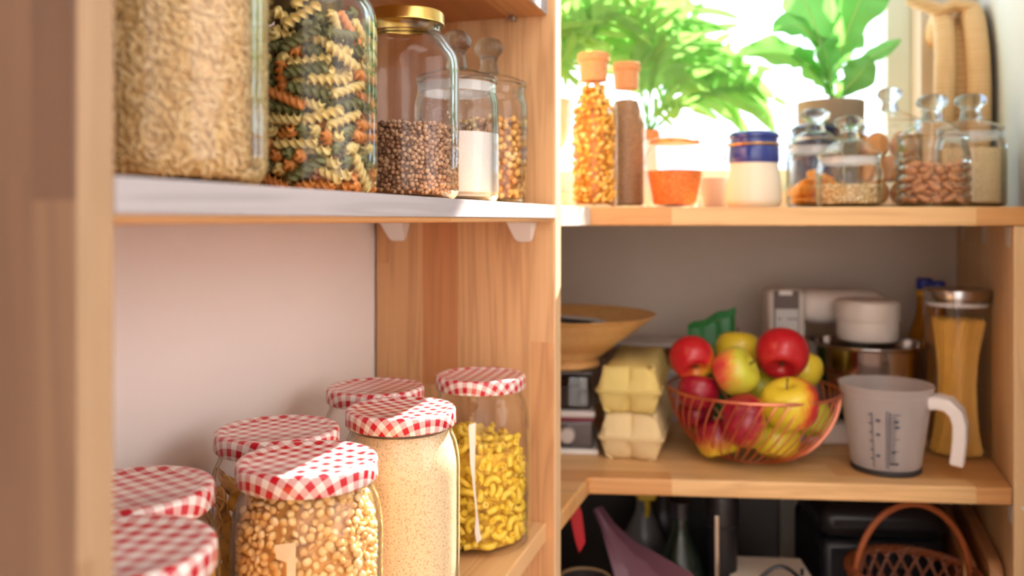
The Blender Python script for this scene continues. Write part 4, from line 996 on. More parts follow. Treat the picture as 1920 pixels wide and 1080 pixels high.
# storage boxes behind
t = thing('food_box', 'pale plastic box with brown contents behind the egg cartons', 'box', (.275, 1.545, LOW), ROT2)
MB().box(-.11, .075, -.05, .05, 0, .085).build('box_body', plain('grey white plastic', (196, 192, 192), .4), t, smooth=False, bevel=.006, seg=3)
MB().box(-.113, .078, -.053, .053, .085, .094).build('box_lid', plain('white lid', (224, 220, 220), .4), t, smooth=False, bevel=.003)
MB().box(-.06, .03, -.045, .04, .0945, .118).build('inner_pack', plain('brown card', (126, 88, 56), .7), t, smooth=False, bevel=.003)
MB().box(-.105, .070, -.049, .049, .0942, .132).build('clear_tray', glass('clear plastic', (226, 226, 226), rim=.7, base=.1), t, smooth=False, bevel=.005)
MB().box(-.108, .073, -.051, .051, .1322, .139).build('tray_lid', plain('white tray lid', (214, 208, 206), .4), t, smooth=False, bevel=.003)

# green pouch
t = thing('snack_pouch', 'green foil pouch standing behind the apples', 'pouch', (.340, 1.455, LOW), ROT2 + .1)
M_green = plain('green foil', (18, 128, 52), .35, var=.2, scale=40, bump=.6)
mb = MB()
n, mrow = 15, 14
front, back = [], []
def pouch_pt(i, j, s):
    u = -1 + 2 * i / (n - 1); w_ = j / (mrow - 1)
    x = u * .040; z = w_ * .180 + .016 * u * w_
    th = .026 * (1 - w_ ** 1.6) * (1 - u * u) ** .5 + .0004
    return (x, s * th + .002 * math.sin(9 * u + 4 * w_) * w_, z)
v = [pouch_pt(i, j, s) for s in (-1, 1) for j in range(mrow) for i in range(n)]
N = n * mrow
f = []
for s in (0, 1):
    for j in range(mrow - 1):
        for i in range(n - 1):
            a = s * N + j * n + i
            f.append((a, a + 1, a + n + 1, a + n))
for j in range(mrow - 1):
    for i in (0, n - 1):
        f.append((j * n + i, (j + 1) * n + i, N + (j + 1) * n + i, N + j * n + i))
for i in range(n - 1):
    for j in (0, mrow - 1):
        f.append((j * n + i, j * n + i + 1, N + j * n + i + 1, N + j * n + i))
mb.add(v, f).build('pouch_body', M_green, t, angle=60)
mb = MB()
v, f = [], []
for k in range(40):
    u = -1 + 2 * k / 39
    for zz in (.1795, .192):
        for s in (-1, 1):
            v.append((u * .0405, s * (.0012 + .0008 * (k % 2)) , zz + .016 * u + .002 * math.sin(6 * u)))
for k in range(39):
    a = k * 4
    for (p_, q_) in ((0, 1), (1, 3), (3, 2), (2, 0)): f.append((a + p_, a + q_, a + 4 + q_, a + 4 + p_))
f += [(0, 1, 3, 2), (156, 158, 159, 157)]
mb.add(v, f).build('crimped_seal', M_green, t, angle=30)

# copper wire bowl
bc = Vector((.3616, 1.282, LOW))
wb = thing('wire_bowl', 'round copper wire bowl heaped with apples', 'bowl', bc)
RB, HB = .125, .106
def bowl_r(q):                                   # q: 0 base .. 1 rim, returns r, z
    r = .040 + (RB - .040) * math.sin(q * PI / 2) ** .92
    z = HB * (1 - math.sqrt(max(0, 1 - min(1, (r - .030) / .0952) ** 2)))
    return r, z
z_top = bowl_r(1)[1]
z_bot = bowl_r(0)[1]
ring = lambda r, z, n=72: [(r * math.cos(2 * PI * k / n), r * math.sin(2 * PI * k / n), z) for k in range(n)]
MB().tube(ring(.0405, .0022, 48), .0020, 8, True).build('base_ring', M_copper, wb)
MB().tube(ring(RB, HB * .985), .0024, 8, True).build('rim', M_copper, wb)
pts = []
for k in range(23):
    q_ = k / 22
    r, z = bowl_r(q_)
    z = .0022 + (z - z_bot) / (z_top - z_bot) * (HB * .985 - .0022)
    a = .62 * q_
    pts.append((r * math.cos(a), r * math.sin(a), z))
w0 = MB().tube(pts, .00115, 6).build('wire', M_copper, wb)
for k in range(1, 46):
    c = w0.copy(); COL.objects.link(c); c.parent = wb; c.rotation_euler[2] = 2 * PI * k / 46

# apples
def apple_mat(name, blush, amount, base, red, seed):
    t = NT(name)
    tc = t.n('ShaderNodeTexCoord').outputs['Object']
    dt = t.n('ShaderNodeVectorMath', {'operation': 'DOT_PRODUCT'}, i0=tc, i1=Vector(blush).normalized())
    d_ = t.math('MULTIPLY', dt.outputs['Value'], 1 / .04)
    nz = t.noise(t.n('ShaderNodeVectorMath', {'operation': 'ADD'}, i0=tc, i1=(seed, seed * 2, 0)).outputs[0], 28, 4, .6)
    sp = t.n('ShaderNodeSeparateXYZ', None, i0=tc).outputs
    ang = t.math('ARCTAN2', sp[1], sp[0])
    st = t.noise(t.comb(t.math('MULTIPLY', ang, 7), t.math('MULTIPLY', sp[2], 14), seed), 2.2, 4, .65)
    f = t.math('ADD', t.math('ADD', d_, amount), t.math('ADD', t.math('MULTIPLY_ADD', nz, 1.0, -.5), t.math('MULTIPLY_ADD', st, .9, -.45)))
    g = t.n('ShaderNodeMapRange', None, i0=f, i1=-.55, i2=.75).outputs[0]
    mid = tuple(base[i] * .45 + red[i] * .55 + (.08 if i == 0 else 0) for i in range(3)) + (1,)
    c = t.ramp(g, [(0, base), (.35, base), (.6, mid), (.85, red), (1, tuple(x * .8 for x in red[:3]) + (1,))])
    lent = t.n('ShaderNodeTexVoronoi', None, Scale=190, Vector=tc).outputs['Distance']
    c = t.mix(t.math('MULTIPLY', t.math('LESS_THAN', lent, .12), .35), c, srgb(240, 214, 150))
    return t.principled(c, .3, Specular_IOR_Level=.5, Coat_Weight=.15, Coat_Roughness=.2)
YEL, GRN, RED, DRED = srgb(232, 206, 58), srgb(204, 206, 66), srgb(206, 30, 44), srgb(172, 20, 50)
AP = [(0, -.50), (.10, -.50), (.22, -.57), (.34, -.70), (.52, -.80), (.74, -.70), (.92, -.38), (1.0, .02), (.97, .36), (.84, .66), (.62, .82), (.40, .86), (.22, .80), (.10, .66), (0, .56)]
AP = [(r, z * .92 + .05) for r, z in AP]
M_stem = plain('apple stem', (96, 66, 36), .8)
def smooth_prof(P, k=4):
    out = []
    for i in range(len(P) - 1):
        p0, p1, p2, p3 = P[max(i - 1, 0)], P[i], P[i + 1], P[min(i + 2, len(P) - 1)]
        for s in range(k):
            u = s / k
            out.append(tuple(max(0, .5 * (2 * p1[c] + (p2[c] - p0[c]) * u + (2 * p0[c] - 5 * p1[c] + 4 * p2[c] - p3[c]) * u * u + (3 * p1[c] - p0[c] - 3 * p2[c] + p3[c]) * u ** 3)) if c == 0 else .5 * (2 * p1[c] + (p2[c] - p0[c]) * u + (2 * p0[c] - 5 * p1[c] + 4 * p2[c] - p3[c]) * u * u + (3 * p1[c] - p0[c] - 3 * p2[c] + p3[c]) * u ** 3) for c in (0, 1)))
    return out + [P[-1]]
APS = smooth_prof(AP)
def apple(px, py, dpx, Z, axis, blush, amount, base, red, label, stem=False, seed=0):
    """axis: where the stem end points; blush: the reddest side in the apple's own axes"""
    p = at(px, py, Z); R = dpx / 2 / FPX * Z
    t = thing('apple', label, 'apple', p, 0, 'apples in the copper wire bowl')
    t.rotation_mode = 'QUATERNION'; t.rotation_quaternion = Vector(axis).to_track_quat('Z', 'Y')
    bl = t.rotation_quaternion.inverted() @ Vector(blush)
    MB().lathe([(r * R, z * R) for r, z in APS], 40, fr=lambda a, r, z: r * (1 + .025 * math.cos(5 * a + seed) * max(0, -z / R + .2))).build('flesh', apple_mat('apple skin', bl, amount, base, red, seed), t, angle=0)
    MB().tube([(0, 0, .50 * R), (.0006, 0, .8 * R), (.003, .001, 1.08 * R)], .0013, 7).build('stem', M_stem, t)
    mb = MB()
    for k in range(5):
        a = 2 * PI * k / 5
        mb.tube([(.0012 * math.cos(a), .0012 * math.sin(a), -.40 * R), (.0042 * math.cos(a), .0042 * math.sin(a), -.47 * R), (.0046 * math.cos(a + .5), .0046 * math.sin(a + .5), -.53 * R)], lambda s_: .0013 * (1.05 - s_), 5)
    mb.build('calyx', M_stem, t)
    return t
cam_d = (0, -1, 0)
apple(1298, 674, 84, 1.265, (-.1, .75, .55), (-.6, -.3, .6), .55, YEL, RED, 'red apple with a yellow patch and its blossom end showing, top left of the heap', seed=1)
apple(1384, 660, 84, 1.345, (.1, .2, 1), (-.9, -.1, -.2), -.95, YEL, RED, 'plain yellow apple at the back of the heap, nearest the green pouch', seed=2)
apple(1377, 698, 90, 1.235, (.75, -.45, .55), (-1, -.2, .1), -.30, GRN, srgb(222, 70, 70), 'green yellow apple with a pink left cheek, upper middle of the heap', seed=3)
apple(1466, 666, 98, 1.255, (.25, .72, .65), (-.2, -.6, .5), 1.25, YEL, RED, 'all red apple on top of the heap', seed=4)
apple(1503, 694, 76, 1.325, (.3, .3, .9), (-.6, .2, .8), -.65, YEL, RED, 'yellow apple peeping out behind the all red one', seed=5)
apple(1482, 761, 106, 1.200, (-.25, -.25, .94), (1, -.1, -.25), -.10, YEL, RED, 'biggest apple, yellow on its left and red on its right, at the front rim', seed=6)
apple(1309, 737, 78, 1.255, (.1, .1, 1), (-.2, -.5, .7), 1.1, YEL, DRED, 'dark red apple just inside the left rim under the yellow patched one', seed=7)
apple(1393, 789, 100, 1.212, (.95, -.3, .1), (-.8, -.6, .4), .22, GRN, DRED, 'apple with crimson left and green right half behind the front wires', seed=8)
apple(1454, 826, 88, 1.242, (.2, .3, .9), (-.9, .2, -.6), -1.0, YEL, RED, 'yellow apple at the very bottom of the bowl', seed=9)
apple(1520, 786, 80, 1.285, (.2, .4, .9), (-1, 0, 0), -.8, GRN, RED, 'green yellow apple by the right rim behind the biggest one', seed=10)
apple(1347, 824, 84, 1.255, (-.2, .3, .9), (-.4, -.2, .9), .05, YEL, DRED, 'red and yellow apple low at the left behind the wires', seed=11)
apple(1425, 730, 72, 1.300, (0, .3, .9), (-1, 0, 0), -1.0, GRN, RED, 'small green yellow apple in the middle between the others', seed=12)
apple(1306, 778, 66, 1.300, (0, .3, .9), (0, -.5, .5), 1.1, YEL, DRED, 'dark red apple deep at the left side behind the wires', seed=13)

# stand mixer
mx = thing('stand_mixer', 'white stand mixer with a steel bowl behind the apples', 'mixer', (.484, 1.474, LOW), ROT2)
M_mix = plain('cream white plastic', (226, 214, 204), .35, var=.02)
def lx(px, Z): return (px - 960) / FPX * Z - .49
MB().prism(fillet([(-.040, -.13), (.175, -.13), (.175, .035), (-.040, .035), (-.040, -.13)], .03, 6)[:-1], .0005, .034).build('base', M_mix, mx, bevel=.006)
MB().prism(fillet([(-.046, -.030), (.016, -.030), (.016, .040), (-.046, .040), (-.046, -.030)], .012, 5)[:-1], .030, .238).build('column', M_mix, mx, bevel=.008)
MB().box(.010, .152, -.026, .040, .178, .236).build('arm', M_mix, mx, smooth=True, bevel=.022, seg=5)
cp = MB().box(-.038, .004, -.0335, -.030, .13, .236).build('control_panel', plain('dark taupe panel', (96, 78, 72), .4), mx, smooth=False, bevel=.004)
MB().box(-.036, .002, -.0345, -.0336, .125, .205).build('label_plate', plain('grey white plate', (206, 204, 202), .4), cp, smooth=False, bevel=.0005)
MB().box(-.030, -.008, -.0360, -.0336, .2285, .2365).build('button', M_white, cp, smooth=False, bevel=.001)
mb = MB()
for (x0, x1, z0, z1) in ((-.016, -.012, .187, .190), (-.010, -.006, .187, .190), (-.004, 0, .187, .190), (-.031, -.027, .187, .190), (-.031, -.026, .170, .174)):
    mb.box(x0, x1, -.0352, -.0344, z0, z1)
mb.build('panel_marks', plain('grey print', (90, 92, 100), .5), cp, smooth=False)
Mh = Matrix.Translation((.103, -.070, 0))
MB().lathe(fillet([(0, .160), (.046, .160), (.0475, .168), (.0485, .188), (.0485, .192), (.050, .194), (.050, .222), (.044, .226), (0, .226)], [0, .003, .003, .001, .001, .002, .006, .003, 0], 4), 64, Mh).build('head', M_mix, mx, angle=50)
MB().tube([(.103, -.070, .165), (.103, -.070, .06)], .006, 12).build('beater_shaft', M_steel, mx)
bw_ = MB().lathe(fillet([(0, .036), (.045, .036), (.075, .055), (.0885, .10), (.0905, .152), (.0935, .154), (.0935, .157), (.0895, .157), (.0870, .10), (.073, .058), (.044, .040), (0, .040)], [0, .006, .02, .02, .001, .001, .001, .001, .02, .02, .006, 0], 5), 80, Matrix.Translation((.1035, -.070, 0))).build('bowl', plain('polished steel', (170, 160, 154), .12, 1, var=.03), mx, angle=50)
tag(bw_, 'polished steel mixing bowl')
MB().tube([(-.04, .03, .10), (-.055, .03, .14), (-.06, .02, .145)], .005, 10).build('lever', M_black, mx)

# oil bottles with blue caps
M_oil = plain('amber oil', (196, 122, 18), .15, var=.1, Transmission_Weight=.25)
def oil_bottle(p, label):
    t = thing('oil_bottle', label, 'bottle', p, 0, 'oil bottles behind the spaghetti jar')
    MB().lathe(fillet([(0, 0), (.027, 0), (.0275, .05), (.0275, .15), (.012, .195), (.011, .228), (0, .228)], [0, .004, .01, .02, .02, .003, 0], 6), 40).build('bottle_body', M_oil, t, angle=60)
    MB().lathe([(0, .226), (.0125, .226), (.0125, .236), (0, .236)], 32).build('collar', plain('yellow collar', (230, 170, 50), .4), t, angle=50)
    MB().lathe(fillet([(0, .2365), (.0128, .2365), (.0128, .2545), (.011, .256), (0, .256)], .001, 2), 32).build('cap', plain('blue cap', (18, 42, 150), .4), t, angle=50)
oil_bottle(on_low(1733, 1.462), 'oil bottle with a blue cap, the left one behind the spaghetti jar')
oil_bottle(on_low(1757, 1.392), 'oil bottle with a blue cap, the right one behind the spaghetti jar')

# spaghetti jar
sp_p = Vector((.6745, 1.293, LOW))
sj = thing('spaghetti_jar', 'tall glass jar of spaghetti with a steel lid beside the right upright', 'jar', sp_p)
SR = .0445
MB().lathe(fillet([(0, .004), (.036, .003), (.042, 0), (SR, .004), (SR, .232), (SR * .985, .236)], [0, .002, .003, .003, .001, 0], 4), 80).build('glass_body', M_glass, sj, angle=60)
MB().lathe(fillet([(0, .252), (SR + .0012, .252), (SR + .0025, .250), (SR + .0025, .238), (SR + .0012, .2365), (SR * .9, .2365), (SR * .9, .226), (0, .226)], .0012, 3), 80).build('lid', plain('polished steel lid', (186, 180, 178), .2, 1, var=.03), sj, angle=50)
MB().lathe([(SR * .955, .226), (SR * .975, .226), (SR * .975, .232), (SR * .955, .232), (SR * .955, .226)], 64).build('seal_ring', plain('clear ring', (210, 206, 204), .3), sj)
mb = MB()
ns = 210
for k in range(ns):
    ga = 2.399963 * k
    rr = .036 * math.sqrt((k + .5) / ns)
    z1 = .205 + random.uniform(-.004, .003)
    tw = .95
    p_ = []
    for s in range(7):
        u = s / 6
        sq = 1 - .30 * math.sin(PI * min(1, u * 1.0))  # waist
        a = ga + tw * (u - .5)
        p_.append((rr * sq * math.cos(a) + .003 * (u - .5), rr * sq * math.sin(a), .0055 + (z1 - .0055) * u))
    mb.tube(p_, .0013, 5)
so = mb.build('spaghetti', plain('dry spaghetti', (252, 190, 82), .4, var=.14, scale=60), None)
so.location = sp_p
tag(so, 'sheaf of dry spaghetti twisted in the tall steel lidded jar', 'spaghetti', kind='stuff')

# measuring jug
mj_p = Vector((.534, 1.2195, LOW))
mj = thing('measuring_jug', 'translucent plastic measuring jug with a white handle at the shelf front', 'jug', mj_p)
t = NT('frosted polypropylene')
tr = t.n('ShaderNodeBsdfTransparent', None, Color=srgb(240, 236, 238))
tl = t.n('ShaderNodeBsdfTranslucent', None, Color=srgb(240, 234, 232))
pb_ = t.n('ShaderNodeBsdfPrincipled', None, Base_Color=srgb(236, 230, 228), Roughness=.35)
m1 = t.n('ShaderNodeMixShader', None, i0=.75, i1=tl, i2=pb_)
fc = t.n('ShaderNodeLayerWeight', None, Blend=.5).outputs['Facing']
m2 = t.n('ShaderNodeMixShader', None, i0=t.math('MULTIPLY_ADD', t.math('POWER', fc, 2.0), .50, .35), i1=tr, i2=m1)
t.t.links.new(m2.outputs[0], t.out.inputs[0])
M_pp = t.m
MB().lathe(fillet([(0, .006), (.0445, .006), (.0465, .010), (.0605, .110), (.0612, .1105), (.0640, .1225), (.0628, .1225), (.0598, .111), (.0455, .0115), (.044, .0085), (0, .0085)], [0, .002, .003, .002, .001, .001, .001, .002, .003, .002, 0], 3), 80).build('jug_body', M_pp, mj, angle=50)
MB().lathe(fillet([(0, 0), (.0455, 0), (.0470, .002), (.0470, .0075), (.0440, .0078), (0, .0078)], .001, 2), 64).build('foot_ring', plain('black rubber foot', (42, 40, 44), .6), mj, angle=50)
M_hand = plain('milky white plastic', (236, 230, 230), .4, var=.02)
hv = (Vector((.83, -.56, 0))).normalized()
sd = Vector((-hv.y, hv.x, 0))
mb = MB()
path = [(.056, .102, .019), (.068, .1045, .0195), (.081, .102, .0195), (.091, .092, .019), (.0955, .076, .0175), (.0950, .055, .0150), (.0925, .034, .0132), (.0910, .020, .0120)]
ring_ = []
for i, (r, z, wd) in enumerate(path):
    a = path[max(i - 1, 0)]; b = path[min(i + 1, len(path) - 1)]
    tg = Vector((b[0] - a[0], 0, b[1] - a[1])).normalized(); nn = Vector((-tg.z, 0, tg.x))
    th_ = .0088
    row = []
    for (s, e) in ((-1, -1), (1, -1), (1, 1), (-1, 1)):
        pr_, pz_ = r + nn.x * e * th_, z + nn.z * e * th_
        v_ = hv * pr_ + sd * (s * wd); row.append((v_.x, v_.y, pz_))
    ring_.append(row)
v = [p for r in ring_ for p in r]; f = [(0, 1, 2, 3), tuple(len(v) - 4 + k for k in (3, 2, 1, 0))]
for i in range(len(ring_) - 1):
    for k in range(4): f.append((i * 4 + k, i * 4 + (k + 1) % 4, i * 4 + 4 + (k + 1) % 4, i * 4 + 4 + k))
hd = mb.add(v, f).build('handle', M_hand, mj, bevel=.003, seg=3)
tag(hd, 'milky white handle')
M_ink = plain('blue black ink', (44, 52, 76), .5)
fa = math.atan2(-mj_p.y, -mj_p.x) + .02
def jr(z): return .0465 + (.0605 - .0465) * (z - .010) / .1
def mark(mb, a0, a1, z0, z1):
    n = max(2, int(abs(a1 - a0) / .06) + 1)
    for k in range(n):
        b0, b1 = a0 + (a1 - a0) * k / n, a0 + (a1 - a0) * (k + 1) / n
        v = []
        for off in (.0004, .0008):
            for (a, z) in ((b0, z0), (b1, z0), (b1, z1), (b0, z1)):
                r = jr(z) + off
                v.append((r * math.cos(a), r * math.sin(a), z))
        mb.add(v, [(0, 3, 2, 1), (4, 5, 6, 7), (0, 1, 5, 4), (1, 2, 6, 5), (2, 3, 7, 6), (3, 0, 4, 7)])
mb = MB()
for a_ in (-.33, .0, .06):
    mark(mb, fa + a_ - .011, fa + a_ + .011, .012, .094 - abs(a_) * .01)
for k in range(17):
    z_ = .020 + k * .0043
    L_ = .24 if k % 4 == 0 else .15
    mark(mb, fa + .07, fa + .07 + L_, z_, z_ + .0011)
for k in range(6):
    z_ = .024 + k * .0125
    mark(mb, fa - .42, fa - .34, z_, z_ + .0016)
for (a_, z_) in ((.17, .078), (.19, .070), (-.24, .078), (-.25, .058), (.13, .035), (-.26, .028), (.10, .018), (.22, .018)):
    mark(mb, fa + a_, fa + a_ + .10, z_, z_ + .0036)
mb.build('scale_marks', M_ink, mj, smooth=False)

# ------------------------------------------------------------------ right, upper shelf
TOP = EYE + .0182
def on_top(px, Z): return Vector(((px - 960) / FPX * Z, Z, TOP))
M_cork = plain('cork', (222, 160, 108), .85, var=.2, scale=220, bump=.4)
def cork_bottle(p, R, H, rn, label):
    t = thing('cork_bottle', label, 'bottle', p, 0, 'cork stoppered glass bottles')
    MB().lathe(fillet([(0, .004), (R * .8, .003), (R * .9, 0), (R, .004), (R, H * .60), (R * .97, H * .66), (rn, H * .80), (rn * .97, H * .93), (rn * 1.02, H * .945)], [0, .002, .003, .005, .02, .02, .012, .004, 0], 6), 64).build('glass_body', M_glass, t, angle=60)
    MB().lathe(fillet([(0, H * .82), (rn * .86, H * .82), (rn * .94, H * .945), (rn * 1.04, H * .95), (rn * 1.04, H), (0, H)], [0, .001, .001, .001, .002, 0], 3), 48).build('cork_stopper', M_cork, t, angle=50)
pA, pB = on_top(1113, 1.250), on_top(1174, 1.300)
cork_bottle(pA, .0355, .2255, .0225, 'cork stoppered bottle of yellow pasta shapes, the front one')
cork_bottle(pB, .0292, .2210, .0205, 'cork stoppered bottle of brown seeds behind the pasta bottle')
def rA(z): return .0335 if z < .14 else max(.020, .0335 - (z - .14) * .42)
M_ps = grains('small pasta', [(0, srgb(176, 116, 26)), (.2, srgb(226, 170, 56)), (.6, srgb(242, 196, 86)), (1, srgb(248, 220, 140))], .45)
heap('pasta_shapes', 'small yellow pasta shapes in the front cork bottle', 'pasta', pA, M_ps, None, rA, .005, .178, .0085, sphere_t(2, 0, .0052, .0030, .0030), .9, tries=36)
M_seed = powder('brown seeds', (122, 92, 62), (172, 136, 98), 420, .38, .6, .7, .8)
fill('brown_seeds', 'brown seeds filling the rear cork bottle', 'seeds', pB, M_seed, lambda z: .0296 if z < .135 else max(.019, .0288 - (z - .135) * .28), .004, .163, .02)

# lentil jar
pl = on_top(1265, 1.245)
lj = thing('lentil_jar', 'small bellied glass jar with orange lentils beside the cork bottles', 'jar', pl)
LJ = fillet([(0, .004), (.026, .002), (.030, 0), (.034, .006), (.0435, .052), (.0435, .074), (.0365, .088), (.0345, .092)], [0, .002, .002, .004, .02, .012, .006, 0], 6)
MB().lathe(LJ, 64).build('glass_body', M_glass, lj, angle=60)
MB().lathe(fillet([(0, .1005), (.030, .1005), (.0355, .098), (.0365, .093), (.034, .0925), (0, .0925)], .001, 3), 64).build('lid', plain('copper tinted lid', (214, 148, 92), .3, .6), lj, angle=50)
MB().tube([(.0365, 0, .095), (.041, 0, .090), (.040, 0, .078)], .0014, 8).build('clip', M_steel, lj)
M_len = powder('orange lentils', (208, 92, 30), (240, 142, 66), 330, .36, .6, .6, .9)
fill('orange_lentils', 'orange lentils in the small bellied jar', 'lentils', pl, M_len, lambda z: min(.0425, .0335 + max(0, z - .006) * .205), .004, .0535, .03)

# white dish
p = on_top(1349, 1.345)
d_ = thing('white_dish', 'small flared white dish between the lentil jar and the blue lidded pot', 'dish', p)
MB().lathe(fillet([(0, 0), (.022, 0), (.0235, .003), (.0335, .048), (.0322, .048), (.0215, .005), (0, .004)], .0015, 3), 56).build('dish_body', plain('pale grey stoneware', (186, 174, 164), .5), d_, angle=50)

# ceramic jars with blue lids
M_cer = plain('cream stoneware', (238, 228, 208), .35, var=.04)
M_blue = plain('cobalt glaze', (34, 60, 150), .15, var=.15, Coat_Weight=.5)
M_navy = plain('navy glaze', (22, 34, 74), .2, var=.15, Coat_Weight=.5)
def pot(p, label, body, lid, band, R=.0405, H=.112):
    t = thing('ceramic_pot', label, 'pot', p)
    MB().lathe(fillet([(0, 0), (R * .86, 0), (R, .008), (R * .98, H * .35), (R * .86, H * .56), (R * .86, H * .66), (0, H * .66)], [0, .004, .01, .02, .015, .002, 0], 6), 64).build('pot_body', body, t, angle=60)
    MB().lathe([(R * .87, H * .60), (R * .90, H * .62), (R * .90, H * .80), (R * .87, H * .82), (R * .80, H * .82)], 64).build('neck', lid, t)
    MB().lathe(fillet([(0, H * 1.02), (R * .76, H * 1.02), (R * .90, H * .985), (R * .90, H * .935), (R * .84, H * .93), (R * .84, H * .82), (0, H * .82)], .0015, 3), 64).build('lid', lid, t, angle=50)
    MB().tube([(R * .875 * math.cos(2 * PI * k / 48), R * .875 * math.sin(2 * PI * k / 48), H * .845) for k in range(48)], .0022, 8, True).build('clamp_ring', band, t)
    MB().tube([(-R * .88, 0, H * .86), (-R * 1.06, -.002, H * .84), (-R * 1.08, -.004, H * .66), (-R * 1.0, -.002, H * .62)], .0018, 8).build('clasp', band, t)
pot(on_top(1413, 1.268), 'cream stoneware pot with a cobalt blue lid and metal clamp', M_cer, M_blue, plain('brass clamp', (222, 176, 120), .25, 1), .0405, .1105)
pot(on_top(1528, 1.428), 'dark navy pot half hidden behind the knob lidded jars', M_navy, M_navy, M_steel, .043, .138)

# knob-lidded jars
gk = 'knob lidded jars on the window shelf'
p1, p2, p3, p4_, p5 = on_top(1528, 1.315), on_top(1592, 1.212), on_top(1668, 1.362), on_top(1748, 1.222), on_top(1820, 1.282)
knob_jar(p1, 'knob lidded jar of dried apricots, leftmost of its row', .0425, .098, .0225, .036, gk, dome=.018, frost=True)
knob_jar(p2, 'low knob lidded jar of pale oats at the front', .0445, .074, .0205, .034, gk, dome=.020, frost=True)
knob_jar(p3, 'tall knob lidded jar of round biscuits at the back below the fiddle leaf plant', .0480, .138, .0195, .038, gk, dome=.016)
knob_jar(p4_, 'ribbed knob lidded jar of almonds', .0487, .100, .0220, .038, gk, ribs=1, dome=.022)
knob_jar(p5, 'knob lidded jar of beige flour next to the right wall', .0480, .116, .0225, .038, gk, dome=.016, frost=True)
M_fl = powder('beige flour', (226, 198, 148), (240, 216, 170), 300, .4, .6, .85, .2)
fill('flour', 'beige flour filling the jar next to the right wall', 'flour', p5, M_fl, lambda z: .0465 if z > .006 else .041, .005, .088, .03)
M_oat = grains('oats', [(0, srgb(196, 160, 104)), (.3, srgb(232, 206, 152)), (1, srgb(246, 230, 190))], .7)
heap('oats', 'pale oats in the low front jar', 'oats', p2, M_oat, None, lambda z: .0425 if z > .006 else .038, .005, .030, .0045, sphere_t(1, 0, .0030, .0022, .0010), .8, tries=30)
def blob(name, sx, sy, sz, m, taper=0, rough_=0, n=5):
    tv, tf = sphere_t(n, 0, 1, 1, 1)
    V = tv.copy()
    V[:, 1] *= (1 - taper * V[:, 0]); V[:, 2] *= (1 - taper * V[:, 0])
    if rough_: V *= (1 + rough_ * np.sin(3.1 * V[:, [1]] + 5 * V[:, [0]]) * np.cos(4 * V[:, [2]] + 2 * V[:, [0]]))
    V = V * np.array([sx, sy, sz])
    me = np_mesh(name, V, tf); me.materials.append(m)
    me.polygons.foreach_set('use_smooth', [True] * len(me.polygons))
    return me
alm = blob('almond', .0112, .0062, .0042, plain('almond skin', (206, 148, 104), .6, var=.2, scale=200, bump=.5), .3)
place(SIM['almonds'], p4_ + Vector((0, 0, .0055)), lambda i: (alm, 0), 'almond', lambda k: 'brown almond in the ribbed knob lidded jar', 'almond', lambda k: 'almonds in the ribbed jar')
apr = blob('dried_apricot', .0150, .0135, .0062, plain('dried apricot', (240, 152, 26), .4, var=.15, scale=80, bump=.4, Subsurface_Weight=.2, Subsurface_Scale=.005), 0, .12)
place(SIM['apricots'], p1 + Vector((0, 0, .0055)), lambda i: (apr, 0), 'dried_apricot', lambda k: 'orange dried apricot in the leftmost knob lidded jar', 'apricot', lambda k: 'dried apricots in their jar')
# biscuits standing on edge in layers
def biscuit_mesh():
    mb = MB().lathe(fillet([(0, .0048), (.014, .0050), (.0185, .0040), (.0198, 0), (.0185, -.0040), (.014, -.0050), (0, -.0048)], .002, 4), 40,
                    fr=lambda a, r, z: r * (1 + .015 * math.cos(16 * a)))
    me = bpy.data.meshes.new('biscuit'); mb.bm.to_mesh(me); mb.bm.free()
    me.materials.append(plain('baked biscuit', (206, 150, 92), .75, var=.16, scale=140, bump=.5))
    me.polygons.foreach_set('use_smooth', [True] * len(me.polygons))
    return me
bm_ = biscuit_mesh(); first = None
for lay in range(3):
    for k in range(6):
        a = 2 * PI * (k + .5 * lay) / 6 - .4
        o = bpy.data.objects.new('biscuit', bm_) if first is None else first.copy()
        COL.objects.link(o); first = first or o
        n_ = Vector((math.cos(a), math.sin(a), .12 * math.sin(7 * k + lay))).normalized()
        o.rotation_mode = 'QUATERNION'; o.rotation_quaternion = n_.to_track_quat('Z', 'Y')
        o.location = p3 + Vector((.0365 * math.cos(a), .0365 * math.sin(a), .0255 + lay * .0375))
        tag(o, 'round biscuit standing on edge in the tall knob lidded jar', 'biscuit', 'biscuits in the tall knob jar')
# ------------------------------------------------------------------ plants in the window
def leaf_mat(name, a, b, trans):
    t = NT(name)
    tc = t.n('ShaderNodeTexCoord').outputs['Object']
    c = t.mix(t.noise(tc, 30, 3), srgb(*a), srgb(*b))
    p_ = t.n('ShaderNodeBsdfPrincipled', None, Base_Color=c, Roughness=.4)
    l_ = t.n('ShaderNodeBsdfTranslucent', None, Color=srgb(*trans))
    m_ = t.n('ShaderNodeMixShader', None, i0=.5, i1=p_, i2=l_)
    t.t.links.new(m_.outputs[0], t.out.inputs[0])
    return t.m
M_fern = leaf_mat('fern leaf', (112, 172, 86), (144, 194, 110), (146, 204, 104))
M_fig = leaf_mat('fiddle leaf', (78, 144, 82), (114, 176, 102), (134, 204, 100))
M_soil = plain('potting soil', (58, 42, 32), .95, var=.3, scale=120, bump=.6)

